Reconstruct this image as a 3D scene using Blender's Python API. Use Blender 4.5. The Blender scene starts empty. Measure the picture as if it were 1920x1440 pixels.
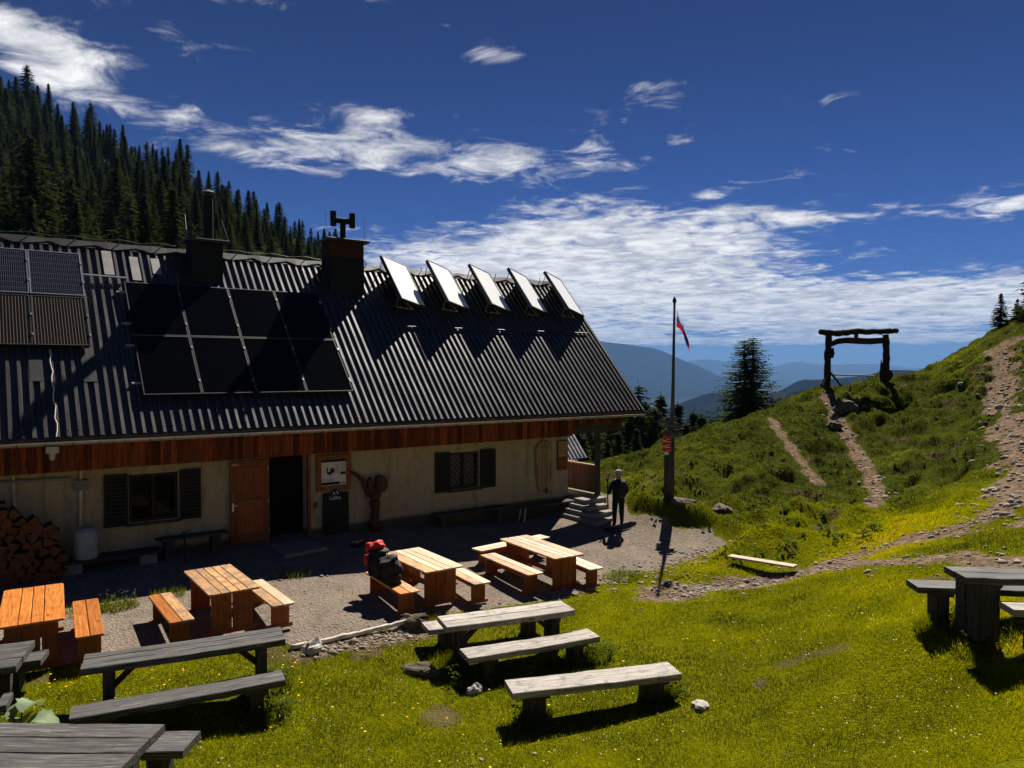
import bpy, bmesh, math, random
import numpy as np
from mathutils import Vector, Matrix

random.seed(11); np.random.seed(11)
# settings of light, sky and air
EXPOSURE = 0.95
SKY_STRENGTH = 0.05
SKY_TINT = (0.047, 0.098, 0.26, 1)      # overhead
SKY_TINT_LOW = (0.075, 0.19, 0.50, 1)   # towards the horizon
CLOUD_DARK = (6.2, 6.3, 6.6, 1); CLOUD_LIGHT = (11.8, 11.6, 11.4, 1)
HAZE_COLOR = (0.22, 0.44, 0.84, 1); HAZE_DENSITY = 4.2e-5; HAZE_ANISO = 0.0
# cloud banks: direction (as pixel of the photograph's lens), spread, tilt, amount
CLOUDS = [(860, 490, 300, 75, -.05, .85), (1220, 470, 310, 95, -.02, 1.0), (1250, 575, 640, 50, 0, 1.0), (1750, 575, 400, 50, -.06, 1.0), (1600, 637, 700, 9, 0, .7),
          (880, 300, 400, 62, .0, .56), (520, 275, 260, 45, .0, .40), (960, 300, 240, 40, 0, .22), (80, 100, 165, 62, .25, .95), (280, 45, 120, 40, .3, .50), (935, 105, 80, 32, 0, .58), (1230, 172, 80, 30, 0, .58), (1890, 378, 100, 30, 0, .66), (700, 215, 90, 28, 0, .52), (1600, 405, 170, 18, .04, .50), (1150, 630, 90, 14, 0, .85), (520, 12, 60, 20, 0, .42), (1450, 335, 120, 16, -.15, .45)]

scene = bpy.context.scene
COL = scene.collection
R_ = math.radians

# ---------------------------------------------------------------- camera
cam_d = bpy.data.cameras.new('camera'); cam = bpy.data.objects.new('camera', cam_d); COL.objects.link(cam)
cam_d.sensor_width = 36.0; cam_d.lens = 26.0; cam_d.clip_start = 0.1; cam_d.clip_end = 120000
cam.location = (0, 0, 4.3)
cam.rotation_euler = (R_(90 - 1.24), 0, R_(54.2 - 90))
scene.camera = cam
CF = np.array([math.cos(R_(54.2)), math.sin(R_(54.2)), 0]); CR = np.array([math.sin(R_(54.2)), -math.cos(R_(54.2)), 0])

# ---------------------------------------------------------------- light
SUN_EL, SUN_AZ = 46.5, 39.0            # azimuth counter-clockwise from +x
sd = Vector((math.cos(R_(SUN_EL)) * math.cos(R_(SUN_AZ)), math.cos(R_(SUN_EL)) * math.sin(R_(SUN_AZ)), math.sin(R_(SUN_EL))))
sun_d = bpy.data.lights.new('sun', 'SUN'); sun_d.energy = 5.0; sun_d.angle = R_(0.53); sun_d.color = (1.0, 0.94, 0.84)
sun = bpy.data.objects.new('sun', sun_d); COL.objects.link(sun)
sun.rotation_euler = sd.to_track_quat('Z', 'Y').to_euler(); sun.location = (30, 30, 60)
scene.view_settings.view_transform = 'Standard'; scene.view_settings.look = 'None'
scene.view_settings.exposure = EXPOSURE; scene.view_settings.gamma = 1.0
scene.view_settings.use_curve_mapping = False
scene.render.engine = 'CYCLES'
scene.cycles.use_denoising = True
scene.cycles.max_bounces = 5; scene.cycles.diffuse_bounces = 3; scene.cycles.glossy_bounces = 3; scene.cycles.transparent_max_bounces = 8
scene.cycles.volume_bounces = 0; scene.cycles.sample_clamp_indirect = 6.0

# ---------------------------------------------------------------- sky
world = bpy.data.worlds.new('World'); scene.world = world; world.use_nodes = True
wt = world.node_tree; wt.nodes.clear()
world.cycles.sampling_method = 'MANUAL'; world.cycles.sample_map_resolution = 512
def WN(t, **kw):
    n = wt.nodes.new(t)
    for k, v in kw.items(): setattr(n, k, v)
    return n
def wmath(op, a, b=None, c=None):
    n = WN('ShaderNodeMath', operation=op)
    for i, x in enumerate((a, b, c)):
        if x is None: continue
        if isinstance(x, (int, float)): n.inputs[i].default_value = x
        else: wt.links.new(x, n.inputs[i])
    return n.outputs[0]
def wvec(op, a, b=None):
    n = WN('ShaderNodeVectorMath', operation=op)
    for i, x in enumerate((a, b)):
        if x is None: continue
        if isinstance(x, (tuple, list)): n.inputs[i].default_value = x
        elif isinstance(x, (int, float)): n.inputs['Scale'].default_value = x
        else: wt.links.new(x, n.inputs[i])
    return n.outputs['Value'] if op == 'DOT_PRODUCT' else n.outputs[0]
wo = WN('ShaderNodeOutputWorld'); wb = WN('ShaderNodeBackground'); wb.inputs['Strength'].default_value = SKY_STRENGTH
wt.links.new(wb.outputs[0], wo.inputs[0])
sky = WN('ShaderNodeTexSky', sky_type='NISHITA'); sky.sun_disc = False
sky.sun_elevation = R_(SUN_EL); sky.sun_rotation = R_(90 - SUN_AZ)
sky.altitude = 1500; sky.air_density = 1.0; sky.dust_density = 0.25; sky.ozone_density = 3.0
tint = WN('ShaderNodeMix', data_type='RGBA', blend_type='MULTIPLY'); tint.inputs[0].default_value = 1.0
wt.links.new(sky.outputs[0], tint.inputs[6])
wtc = WN('ShaderNodeTexCoord'); wdir = wtc.outputs['Generated']
dF = wvec('DOT_PRODUCT', wdir, tuple(CF)); dR = wvec('DOT_PRODUCT', wdir, tuple(CR))
az = wmath('ARCTAN2', dR, dF)
sep = WN('ShaderNodeSeparateXYZ'); wt.links.new(wdir, sep.inputs[0])
el = wmath('ARCSINE', sep.outputs[2])
tg = WN('ShaderNodeMapRange', interpolation_type='SMOOTHSTEP'); tg.inputs[1].default_value = 0.02; tg.inputs[2].default_value = 0.48; wt.links.new(el, tg.inputs[0])
tm = WN('ShaderNodeMix', data_type='RGBA'); wt.links.new(tg.outputs[0], tm.inputs[0]); tm.inputs[6].default_value = SKY_TINT_LOW; tm.inputs[7].default_value = SKY_TINT
wt.links.new(tm.outputs[2], tint.inputs[7])
# a cloud deck seen in perspective: direction projected on a plane overhead
inv = wmath('DIVIDE', 1.0, wmath('ADD', wmath('MAXIMUM', sep.outputs[2], 0.0), 0.075))
comb = WN('ShaderNodeCombineXYZ')
wt.links.new(wmath('MULTIPLY', dR, inv), comb.inputs[0]); wt.links.new(wmath('MULTIPLY', dF, inv), comb.inputs[1])
def wnoise(scale, detail, rough, off, dist=0.0, vec=None):
    n = WN('ShaderNodeTexNoise'); n.noise_dimensions = '3D'
    n.inputs['Scale'].default_value = scale; n.inputs['Detail'].default_value = detail; n.inputs['Roughness'].default_value = rough
    n.inputs['Distortion'].default_value = dist
    wt.links.new(wvec('ADD', vec or comb.outputs[0], off), n.inputs['Vector'])
    return n.outputs[0]
# finer structure is stretched along the drift of the clouds
mp = WN('ShaderNodeMapping'); mp.inputs['Rotation'].default_value = (0, 0, 0.18); mp.inputs['Scale'].default_value = (0.9, 1.0, 1.0)
wt.links.new(comb.outputs[0], mp.inputs[0])
n1 = wnoise(0.9, 6, 0.58, (3.1, 7.7, 0), 0.25, mp.outputs[0])
n2 = wnoise(5.2, 8, 0.64, (9.3, 1.2, 4), 0.45, mp.outputs[0])
shape = wmath('ADD', wmath('MULTIPLY', wmath('SUBTRACT', n1, 0.5), 1.5), wmath('MULTIPLY', wmath('SUBTRACT', n2, 0.5), 3.5))
def ang(u, v):
    return math.atan((u - 960) / 1387), math.atan((690 - v) / math.hypot(1387, u - 960))
cover = None
for (u, v, su, sv, tl, amp) in CLOUDS:
    a0, e0 = ang(u, v); sa, se = su / 1500, sv / 1500
    da = wmath('SUBTRACT', az, a0); de = wmath('SUBTRACT', el, e0)
    de = wmath('ADD', de, wmath('MULTIPLY', da, tl))
    g = wmath('ADD', wmath('POWER', wmath('ABSOLUTE', wmath('DIVIDE', da, sa)), 2.4), wmath('POWER', wmath('ABSOLUTE', wmath('DIVIDE', de, se)), 2.4))
    g = wmath('MULTIPLY', wmath('EXPONENT', wmath('MULTIPLY', g, -1.0)), amp)
    cover = g if cover is None else wmath('ADD', cover, g)
cover = wmath('MINIMUM', cover, 1.05)
dens = wmath('ADD', shape, wmath('SUBTRACT', wmath('MULTIPLY', cover, 1.6), 0.80))
sm = WN('ShaderNodeMapRange', interpolation_type='SMOOTHSTEP'); sm.inputs[1].default_value = -0.22; sm.inputs[2].default_value = 0.90
wt.links.new(dens, sm.inputs[0])
# cloud colour: thick parts a little greyer, with soft bands
n3 = wnoise(5.5, 4, 0.6, (5, 2, 9), 0.4, mp.outputs[0])
cr = WN('ShaderNodeValToRGB'); cr.color_ramp.elements[0].position = 0.36; cr.color_ramp.elements[1].position = 0.62
cr.color_ramp.elements[0].color = CLOUD_DARK; cr.color_ramp.elements[1].color = CLOUD_LIGHT
wt.links.new(n3, cr.inputs[0])
mx = WN('ShaderNodeMix', data_type='RGBA')
wt.links.new(wmath('MULTIPLY', sm.outputs[0], 0.96), mx.inputs[0]); wt.links.new(tint.outputs[2], mx.inputs[6]); wt.links.new(cr.outputs[0], mx.inputs[7])
wt.links.new(mx.outputs[2], wb.inputs[0])

# ---------------------------------------------------------------- helpers
def tag(o, label=None, cat=None, group=None, kind=None):
    if label: o['label'] = label
    if cat: o['category'] = cat
    if group: o['group'] = group
    if kind: o['kind'] = kind
    return o
def empty(name, loc=(0, 0, 0), rz=0.0, label=None, cat=None, group=None):
    o = bpy.data.objects.new(name, None); COL.objects.link(o)
    o.empty_display_size = 0.1; o.location = loc; o.rotation_euler = (0, 0, rz)
    return tag(o, label, cat, group)
def link(name, me, parent=None, loc=None):
    o = bpy.data.objects.new(name, me); COL.objects.link(o)
    if parent is not None: o.parent = parent
    if loc is not None: o.location = loc
    return o
def copy_tree(o, parent=None):
    c = o.copy(); COL.objects.link(c); c.parent = parent
    for ch in o.children: copy_tree(ch, c)
    return c

class MB:
    """collects geometry of ONE mesh object"""
    def __init__(s): s.v = []; s.f = []; s.m = []; s.cur = 0
    def add(s, vs, fs):
        b = len(s.v); s.v += [tuple(v) for v in vs]
        for f in fs: s.f.append(tuple(b + i for i in f)); s.m.append(s.cur)
    def box(s, c, d, rot=None, taper=None):
        x, y, z = d[0] / 2, d[1] / 2, d[2] / 2; t = taper or 1.0
        vs = [Vector((sx * x * (t if sz > 0 else 1), sy * y * (t if sz > 0 else 1), sz * z)) for sz in (-1, 1) for sx, sy in ((-1, -1), (1, -1), (1, 1), (-1, 1))]
        if rot is not None: vs = [rot @ v for v in vs]
        vs = [(v.x + c[0], v.y + c[1], v.z + c[2]) for v in vs]
        s.add(vs, [(3, 2, 1, 0), (4, 5, 6, 7), (0, 1, 5, 4), (1, 2, 6, 5), (2, 3, 7, 6), (3, 0, 4, 7)]); return s
    def slab(s, poly, z0, z1, bev=0.0):
        """vertical prism over a counter-clockwise polygon, with chamfered top and bottom rims"""
        n = len(poly); cx = sum(p[0] for p in poly) / n; cy = sum(p[1] for p in poly) / n
        def ring(k, z): return [(p[0] + (cx - p[0]) * 0 - (bevel_dir(poly, i)[0]) * k, p[1] - bevel_dir(poly, i)[1] * k, z) for i, p in enumerate(poly)]
        if bev: rings = [ring(bev, z0), ring(0, z0 + bev), ring(0, z1 - bev), ring(bev, z1)]
        else: rings = [ring(0, z0), ring(0, z1)]
        vs = [v for r in rings for v in r]; fs = [tuple(range(n - 1, -1, -1)), tuple(range((len(rings) - 1) * n, len(rings) * n))]
        for k in range(len(rings) - 1):
            for i in range(n): j = (i + 1) % n; fs.append((k * n + i, k * n + j, (k + 1) * n + j, (k + 1) * n + i))
        s.add(vs, fs); return s
    def tube(s, pts, rad, n=8, cap=True):
        pts = [Vector(p) for p in pts]; rad = rad if isinstance(rad, (list, tuple)) else [rad] * len(pts)
        b = len(s.v); prev = None
        for i, p in enumerate(pts):
            t = (pts[min(i + 1, len(pts) - 1)] - pts[max(i - 1, 0)]).normalized()
            a = prev if prev is not None else (Vector((0, 0, 1)) if abs(t.z) < 0.9 else Vector((1, 0, 0)))
            u = (a - t * a.dot(t)).normalized(); w = t.cross(u); prev = u
            for k in range(n):
                q = 2 * math.pi * k / n; s.v.append(tuple(p + (u * math.cos(q) + w * math.sin(q)) * rad[i]))
        for i in range(len(pts) - 1):
            for k in range(n):
                j = (k + 1) % n; s.f.append((b + i * n + k, b + i * n + j, b + (i + 1) * n + j, b + (i + 1) * n + k)); s.m.append(s.cur)
        if cap:
            s.f.append(tuple(b + k for k in range(n - 1, -1, -1))); s.m.append(s.cur)
            e = b + (len(pts) - 1) * n; s.f.append(tuple(e + k for k in range(n))); s.m.append(s.cur)
        return s
    def lump(s, c, r, seed=0, rough=0.18, sub=2, flat=0.0, crag=0.0, boxy=2.0):
        bm = bmesh.new(); bmesh.ops.create_icosphere(bm, subdivisions=sub, radius=1.0); rg = random.Random(seed)
        ph = [(rg.uniform(1.2, 3.2), rg.uniform(0, 6.3), Vector((rg.uniform(-1, 1), rg.uniform(-1, 1), rg.uniform(-1, 1))).normalized()) for _ in range(6)]
        vs = []
        for v in bm.verts:
            k = 1 + rough * sum(math.sin(a * v.co.dot(d) * 2.2 + p) for a, p, d in ph) / 2.4
            if crag: k += crag * (abs(math.sin(v.co.x * 5.1 + seed) + math.sin(v.co.y * 6.3 + v.co.z * 4.2 + seed * 2)) - .8) + rg.uniform(-crag, crag) * .5
            if boxy > 2: k /= (abs(v.co.x) ** boxy + abs(v.co.y) ** boxy + abs(v.co.z) ** boxy) ** (1 / boxy)
            q = v.co * k
            z = max(q.z, -flat) if flat else q.z
            vs.append((c[0] + q.x * r[0], c[1] + q.y * r[1], c[2] + z * r[2]))
        fs = [tuple(v.index for v in f.verts) for f in bm.faces]; bm.free(); s.add(vs, fs); return s
    def plate(s, poly, y0, y1, bev=0.0):
        """outline in x-z, thickness along y (y0 front)"""
        n = len(poly); b = len(s.v)
        def ring(k, y): return [(p[0] - bevel_dir(poly, i)[0] * k, y, p[1] - bevel_dir(poly, i)[1] * k) for i, p in enumerate(poly)]
        rings = [ring(bev, y0), ring(0, y0 + bev), ring(0, y1)] if bev else [ring(0, y0), ring(0, y1)]
        vs = [v for r in rings for v in r]; L = len(rings)
        fs = [tuple(range(n)), tuple(range(L * n - 1, (L - 1) * n - 1, -1))]
        for k in range(L - 1):
            for i in range(n): j = (i + 1) % n; fs.append((k * n + j, k * n + i, (k + 1) * n + i, (k + 1) * n + j))
        s.add(vs, fs); return s
    def mesh(s, name, mats, smooth=False):
        me = bpy.data.meshes.new(name); me.from_pydata(s.v, [], s.f)
        for m in (mats if isinstance(mats, (list, tuple)) else [mats]): me.materials.append(m)
        if any(s.m): me.polygons.foreach_set('material_index', s.m)
        if smooth: me.polygons.foreach_set('use_smooth', [True] * len(me.polygons))
        me.update(); return me
    def build(s, name, mats, parent=None, smooth=False, loc=None):
        return link(name, s.mesh(name, mats, smooth), parent, loc)
def bevel_dir(poly, i):
    n = len(poly); p = Vector(poly[i]); a = (p - Vector(poly[i - 1])); b = (Vector(poly[(i + 1) % n]) - p)
    a = a.normalized() if a.length > 1e-6 else Vector((1, 0)); b = b.normalized() if b.length > 1e-6 else a
    na, nb = Vector((a.y, -a.x)), Vector((b.y, -b.x)); m = na + nb
    return m / max(0.4, m.dot(na)) if m.length > 1e-5 else na
def rrect(x0, y0, x1, y1, r=(0, 0, 0, 0), n=4):
    """counter-clockwise rectangle with rounded corners (radius for each of bl, br, tr, tl)"""
    out = []
    for (cx, cy, sx, sy, rad, a0) in ((x0, y0, 1, 1, r[0], 180), (x1, y0, -1, 1, r[1], 270), (x1, y1, -1, -1, r[2], 0), (x0, y1, 1, -1, r[3], 90)):
        if rad <= 0: out.append((cx, cy)); continue
        for k in range(n + 1):
            a = R_(a0 + 90 * k / n); out.append((cx + sx * rad + rad * math.cos(a), cy + sy * rad + rad * math.sin(a)))
    return out

# ---- value noise on arrays
def _h(ix, iy, s):
    n = (ix.astype(np.int64) * 374761393 + iy.astype(np.int64) * 668265263 + s * 1442695041) & 0x7fffffff
    n = ((n ^ (n >> 13)) * 1274126177) & 0x7fffffff
    return ((n ^ (n >> 16)) & 0xffff) / 65535.0
def vnoise(x, y, s=0):
    x = np.asarray(x, float); y = np.asarray(y, float); ix = np.floor(x); iy = np.floor(y); fx = x - ix; fy = y - iy
    fx = fx * fx * (3 - 2 * fx); fy = fy * fy * (3 - 2 * fy)
    a = _h(ix, iy, s); b = _h(ix + 1, iy, s); c = _h(ix, iy + 1, s); d = _h(ix + 1, iy + 1, s)
    return (a * (1 - fx) + b * fx) * (1 - fy) + (c * (1 - fx) + d * fx) * fy - 0.5
def fbm(x, y, s=0, o=4, g=0.5):
    r = 0; a = 1.0; f = 1.0
    for k in range(o): r = r + a * vnoise(np.asarray(x) * f + 13.7 * k, np.asarray(y) * f - 7.1 * k, s + k); a *= g; f *= 2.03
    return r
def sstep(a, b, x): t = np.clip((x - a) / (b - a), 0, 1); return t * t * (3 - 2 * t)

# ---------------------------------------------------------------- materials
def new_mat(name, rough=0.7, spec=0.5, base=(0.5, 0.5, 0.5), metal=0.0):
    m = bpy.data.materials.new(name); m.use_nodes = True; nt = m.node_tree
    b = nt.nodes['Principled BSDF']; b.inputs['Roughness'].default_value = rough; b.inputs['Base Color'].default_value = (*base, 1)
    b.inputs['Metallic'].default_value = metal; b.inputs['Specular IOR Level'].default_value = spec
    return m, nt, b
def nn(nt, t, **kw):
    n = nt.nodes.new(t)
    for k, v in kw.items():
        if k in n.inputs: n.inputs[k].default_value = v
        else: setattr(n, k, v)
    return n
def ramp(nt, src, stops):
    r = nt.nodes.new('ShaderNodeValToRGB'); e = r.color_ramp.elements
    while len(e) < len(stops): e.new(0.5)
    for i, (p, c) in enumerate(stops): e[i].position = p; e[i].color = (*c, 1) if len(c) == 3 else c
    nt.links.new(src, r.inputs[0]); return r.outputs[0]
def mixc(nt, fac, a, b, mode='MIX'):
    m = nt.nodes.new('ShaderNodeMix'); m.data_type = 'RGBA'; m.blend_type = mode
    for i, x in ((0, fac), (6, a), (7, b)):
        if isinstance(x, (int, float)): m.inputs[i].default_value = x
        elif isinstance(x, tuple): m.inputs[i].default_value = (*x, 1)
        else: nt.links.new(x, m.inputs[i])
    return m.outputs[2]
def mth(nt, op, a, b=0.0):
    m = nt.nodes.new('ShaderNodeMath'); m.operation = op
    for i, x in enumerate((a, b)):
        if isinstance(x, (int, float)): m.inputs[i].default_value = x
        else: nt.links.new(x, m.inputs[i])
    return m.outputs[0]
def bump(nt, b, h, strength=0.3, dist=0.02):
    n = nn(nt, 'ShaderNodeBump', Strength=strength, Distance=dist); nt.links.new(h, n.inputs['Height']); nt.links.new(n.outputs[0], b.inputs['Normal'])
def coords(nt, scale=(1, 1, 1), kind='Object', rnd=0.0):
    tc = nt.nodes.new('ShaderNodeTexCoord'); out = tc.outputs[kind]
    if rnd:
        oi = nt.nodes.new('ShaderNodeObjectInfo'); k = mth(nt, 'MULTIPLY', oi.outputs['Random'], rnd)
        v = nn(nt, 'ShaderNodeVectorMath', operation='ADD'); nt.links.new(out, v.inputs[0]); nt.links.new(k, v.inputs[1]); out = v.outputs[0]
    mp = nt.nodes.new('ShaderNodeMapping'); mp.inputs['Scale'].default_value = scale; nt.links.new(out, mp.inputs[0]); return mp.outputs[0]
def noise(nt, vec, scale, detail=4, rough=0.55, dist=0.0):
    n = nn(nt, 'ShaderNodeTexNoise', Scale=scale, Detail=detail, Roughness=rough, Distortion=dist); nt.links.new(vec, n.inputs['Vector']); return n.outputs[0]
def wood(name, stops, axis='x', rough=0.6, spec=0.3, var=0.35, grain=1.0, bs=0.35, knots=True, wear=None):
    m, nt, b = new_mat(name, rough, spec)
    a, c = 0.55, 9.0 * grain
    sc = {'x': (a, c, c), 'y': (c, a, c), 'z': (c, c, a)}[axis]
    v = coords(nt, sc, rnd=37.0); g = noise(nt, v, 3.2, 6, 0.65, 0.8); f = noise(nt, v, 14.0, 3, 0.6)
    k = mth(nt, 'ADD', mth(nt, 'MULTIPLY', g, 0.75), mth(nt, 'MULTIPLY', f, 0.25))
    stops = [(.5 + (p - .5) * .5, c_) for p, c_ in stops]
    col = ramp(nt, k, stops)
    if knots:
        v2 = coords(nt, {'x': (1.6, 5, 5), 'y': (5, 1.6, 5), 'z': (5, 5, 1.6)}[axis], rnd=11.0)
        vo = nn(nt, 'ShaderNodeTexVoronoi', Scale=1.1); nt.links.new(v2, vo.inputs['Vector'])
        kf = ramp(nt, vo.outputs['Distance'], [(0.07, (1, 1, 1)), (0.16, (0, 0, 0))])
        col = mixc(nt, mth(nt, 'MULTIPLY', kf, 0.75), col, tuple(x * 0.45 for x in stops[0][1]))
    oi = nt.nodes.new('ShaderNodeObjectInfo')
    hv = nn(nt, 'ShaderNodeHueSaturation'); nt.links.new(col, hv.inputs['Color'])
    nt.links.new(mth(nt, 'ADD', mth(nt, 'MULTIPLY', oi.outputs['Random'], var), 1 - var / 2), hv.inputs['Value'])
    col = hv.outputs[0]
    if wear:
        w = noise(nt, coords(nt, (2.2, 2.2, 2.2), rnd=23.0), 2.0, 7, 0.75)
        col = mixc(nt, ramp(nt, w, [(wear[1], (0, 0, 0)), (wear[1] + 0.1, (1, 1, 1))]), col, wear[0])
    nt.links.new(col, b.inputs['Base Color']); bump(nt, b, k, bs, 0.01); return m
def leafy(name, stops, scale=2.0, trans=0.35, attr=None, kind='Object', rough=0.75, sat=None):
    m, nt, b = new_mat(name, rough, 0.0)
    if attr: a = nn(nt, 'ShaderNodeAttribute', attribute_name=attr); src = a.outputs['Fac']
    else: src = noise(nt, coords(nt, (1, 1, 1), kind, rnd=50.0 if kind == 'Object' else 0), scale, 5, 0.65)
    col = ramp(nt, src, stops)
    oi = nt.nodes.new('ShaderNodeObjectInfo'); hv = nn(nt, 'ShaderNodeHueSaturation'); nt.links.new(col, hv.inputs['Color'])
    nt.links.new(mth(nt, 'ADD', mth(nt, 'MULTIPLY', oi.outputs['Random'], 0.5), 0.75), hv.inputs['Value'])
    nt.links.new(mth(nt, 'ADD', mth(nt, 'MULTIPLY', oi.outputs['Random'], 0.03), 0.485), hv.inputs['Hue'])
    col = hv.outputs[0]; nt.links.new(col, b.inputs['Base Color'])
    t = nt.nodes.new('ShaderNodeBsdfTranslucent'); nt.links.new(mixc(nt, 1.0, col, (1.3, 1.2, 0.35), 'MULTIPLY'), t.inputs[0])
    ms = nt.nodes.new('ShaderNodeMixShader'); ms.inputs[0].default_value = trans
    nt.links.new(b.outputs[0], ms.inputs[1]); nt.links.new(t.outputs[0], ms.inputs[2]); nt.links.new(ms.outputs[0], nt.nodes['Material Output'].inputs[0])
    return m
def plain(name, base, rough=0.6, spec=0.4, metal=0.0, ns=0.0, scale=6.0, bs=0.0):
    m, nt, b = new_mat(name, rough, spec, base, metal)
    if ns or bs:
        g = noise(nt, coords(nt, (1, 1, 1), rnd=20.0), scale, 6, 0.6)
        if ns: nt.links.new(ramp(nt, g, [(0.25, tuple(max(0, x * (1 - ns)) for x in base)), (0.75, tuple(min(1, x * (1 + ns)) for x in base))]), b.inputs['Base Color'])
        if bs: bump(nt, b, g, bs, 0.02)
    return m

M = {}
ORA = [(0.2, (0.26, 0.062, 0.008)), (0.5, (0.47, 0.145, 0.018)), (0.8, (0.62, 0.235, 0.04))]
ORL = [(0.2, (0.36, 0.15, 0.05)), (0.5, (0.56, 0.29, 0.10)), (0.8, (0.70, 0.42, 0.18))]
for ax in 'xz':
    M['orange_' + ax] = wood('varnished_orange_wood_' + ax, ORA, ax, 0.42, 0.45, 0.5, wear=((0.30, 0.11, 0.02), 0.58))
    M['tan_' + ax] = wood('sunbleached_tan_wood_' + ax, ORL, ax, 0.5, 0.35, 0.55, wear=((0.25, 0.155, 0.095), 0.47))
    M['pale_' + ax] = wood('pale_worn_wood_' + ax, [(0.2, (0.40, 0.25, 0.13)), (0.5, (0.60, 0.42, 0.25)), (0.8, (0.76, 0.60, 0.42))], ax, 0.5, 0.35, 0.45, wear=((0.42, 0.35, 0.28), 0.53))
    M['red_' + ax] = wood('red_brown_wood_' + ax, [(0.2, (0.17, 0.042, 0.012)), (0.5, (0.28, 0.075, 0.02)), (0.8, (0.36, 0.11, 0.03))], ax, 0.6, 0.2, 0.4)
    M['grey_' + ax] = wood('weathered_grey_wood_' + ax, [(0.22, (0.014, 0.013, 0.012)), (0.45, (0.048, 0.045, 0.042)), (0.6, (0.085, 0.08, 0.074)), (0.8, (0.20, 0.188, 0.176))], ax, 0.72, 0.3, 0.35, 1.6, 0.9, wear=((0.06, 0.055, 0.05), 0.56))
    M['light_' + ax] = wood('bleached_grey_wood_' + ax, [(0.25, (0.10, 0.085, 0.07)), (0.42, (0.24, 0.20, 0.17)), (0.58, (0.40, 0.355, 0.31)), (0.8, (0.58, 0.54, 0.49))], ax, 0.7, 0.3, 0.25, 1.7, 0.8, wear=((0.17, 0.14, 0.12), 0.53))
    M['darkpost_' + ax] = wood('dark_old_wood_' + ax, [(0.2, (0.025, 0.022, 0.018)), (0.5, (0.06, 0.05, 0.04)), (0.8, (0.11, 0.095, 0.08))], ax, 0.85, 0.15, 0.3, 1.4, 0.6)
M['fascia'] = wood('stained_fascia_board', [(0.2, (0.06, 0.012, 0.004)), (0.5, (0.135, 0.030, 0.008)), (0.8, (0.235, 0.064, 0.016))], 'z', 0.6, 0.1, 1.2, 1.0, 0.2)
M['rail'] = wood('porch_board', [(0.2, (0.022, 0.006, 0.004)), (0.5, (0.045, 0.012, 0.006)), (0.8, (0.075, 0.020, 0.008))], 'z', 0.6, 0.25, 0.6)
M['doorwood'] = wood('door_wood', [(0.2, (0.10, 0.026, 0.008)), (0.5, (0.20, 0.055, 0.014)), (0.8, (0.27, 0.085, 0.02))], 'z', 0.5, 0.35, 0.3)
M['carve'] = wood('carved_light_wood', [(0.2, (0.22, 0.125, 0.05)), (0.5, (0.38, 0.24, 0.11)), (0.8, (0.48, 0.33, 0.17))], 'z', 0.6, 0.25, 0.2, 0.8, 0.4)
M['carvedark'] = wood('carved_dark_wood', [(0.2, (0.045, 0.022, 0.013)), (0.5, (0.09, 0.045, 0.026)), (0.8, (0.15, 0.08, 0.045))], 'z', 0.7, 0.2, 0.3)
M['gatewood'] = wood('dark_gate_log', [(0.2, (0.016, 0.009, 0.006)), (0.5, (0.035, 0.02, 0.013)), (0.8, (0.06, 0.035, 0.022))], 'z', 0.8, 0.1, 0.3)
M['sculpt'] = wood('sculpture_wood', [(0.2, (0.04, 0.013, 0.006)), (0.5, (0.085, 0.027, 0.012)), (0.8, (0.13, 0.045, 0.02))], 'z', 0.6, 0.3, 0.2)
M['birch'] = plain('bleached_pole', (0.62, 0.54, 0.44), 0.7, 0.2, 0, 0.35, 7, 0.4)
M['newplank'] = wood('raw_plank', [(0.2, (0.30, 0.22, 0.14)), (0.5, (0.42, 0.34, 0.24)), (0.8, (0.55, 0.46, 0.34))], 'x', 0.7, 0.2, 0.2)
M['steel'] = plain('zinc', (0.42, 0.41, 0.39), 0.42, 0.5, 0.75, 0.2, 5)
M['gutter'] = plain('gutter_metal', (0.40, 0.37, 0.33), 0.45, 0.5, 0.5, 0.25, 4)
M['darkmetal'] = plain('dark_flashing', (0.035, 0.033, 0.032), 0.55, 0.4, 0.3, 0.3, 4)
M['black'] = plain('black_paint', (0.012, 0.012, 0.012), 0.6, 0.3)
M['alu'] = plain('aluminium', (0.72, 0.71, 0.69), 0.32, 0.5, 0.85)
M['brick'] = plain('chimney_brick', (0.07, 0.024, 0.015), 0.85, 0.2, 0, 0.35, 9, 0.5)
M['soot'] = plain('soot_dark', (0.014, 0.013, 0.012), 0.8, 0.2, 0, 0.3, 6)
M['white'] = plain('white_paint', (0.72, 0.71, 0.68), 0.6, 0.3, 0, 0.1, 9)
M['paper'] = plain('board_paper', (0.66, 0.63, 0.55), 0.6, 0.3, 0, 0.08, 6)
M['ink'] = plain('board_ink', (0.02, 0.02, 0.02), 0.7, 0.2)
M['inkgrey'] = plain('board_grey_print', (0.30, 0.29, 0.27), 0.7, 0.2, 0, 0.4, 30)
M['chalkboard'] = plain('chalkboard', (0.012, 0.012, 0.013), 0.7, 0.3, 0, 0.3, 5)
M['enamel'] = plain('barrel_enamel', (0.34, 0.35, 0.34), 0.5, 0.4, 0, 0.2, 5)
M['concrete'] = plain('concrete', (0.22, 0.20, 0.17), 0.85, 0.2, 0, 0.25, 7, 0.3)
M['rock'] = plain('limestone', (0.42, 0.385, 0.34), 0.9, 0.15, 0, 0.4, 5, 0.7)
M['darkrock'] = plain('mossy_rock', (0.105, 0.082, 0.058), 0.9, 0.15, 0, 0.5, 4, 0.8)
M['bark'] = plain('bark', (0.06, 0.045, 0.035), 0.9, 0.15, 0, 0.5, 8, 0.7)
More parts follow.
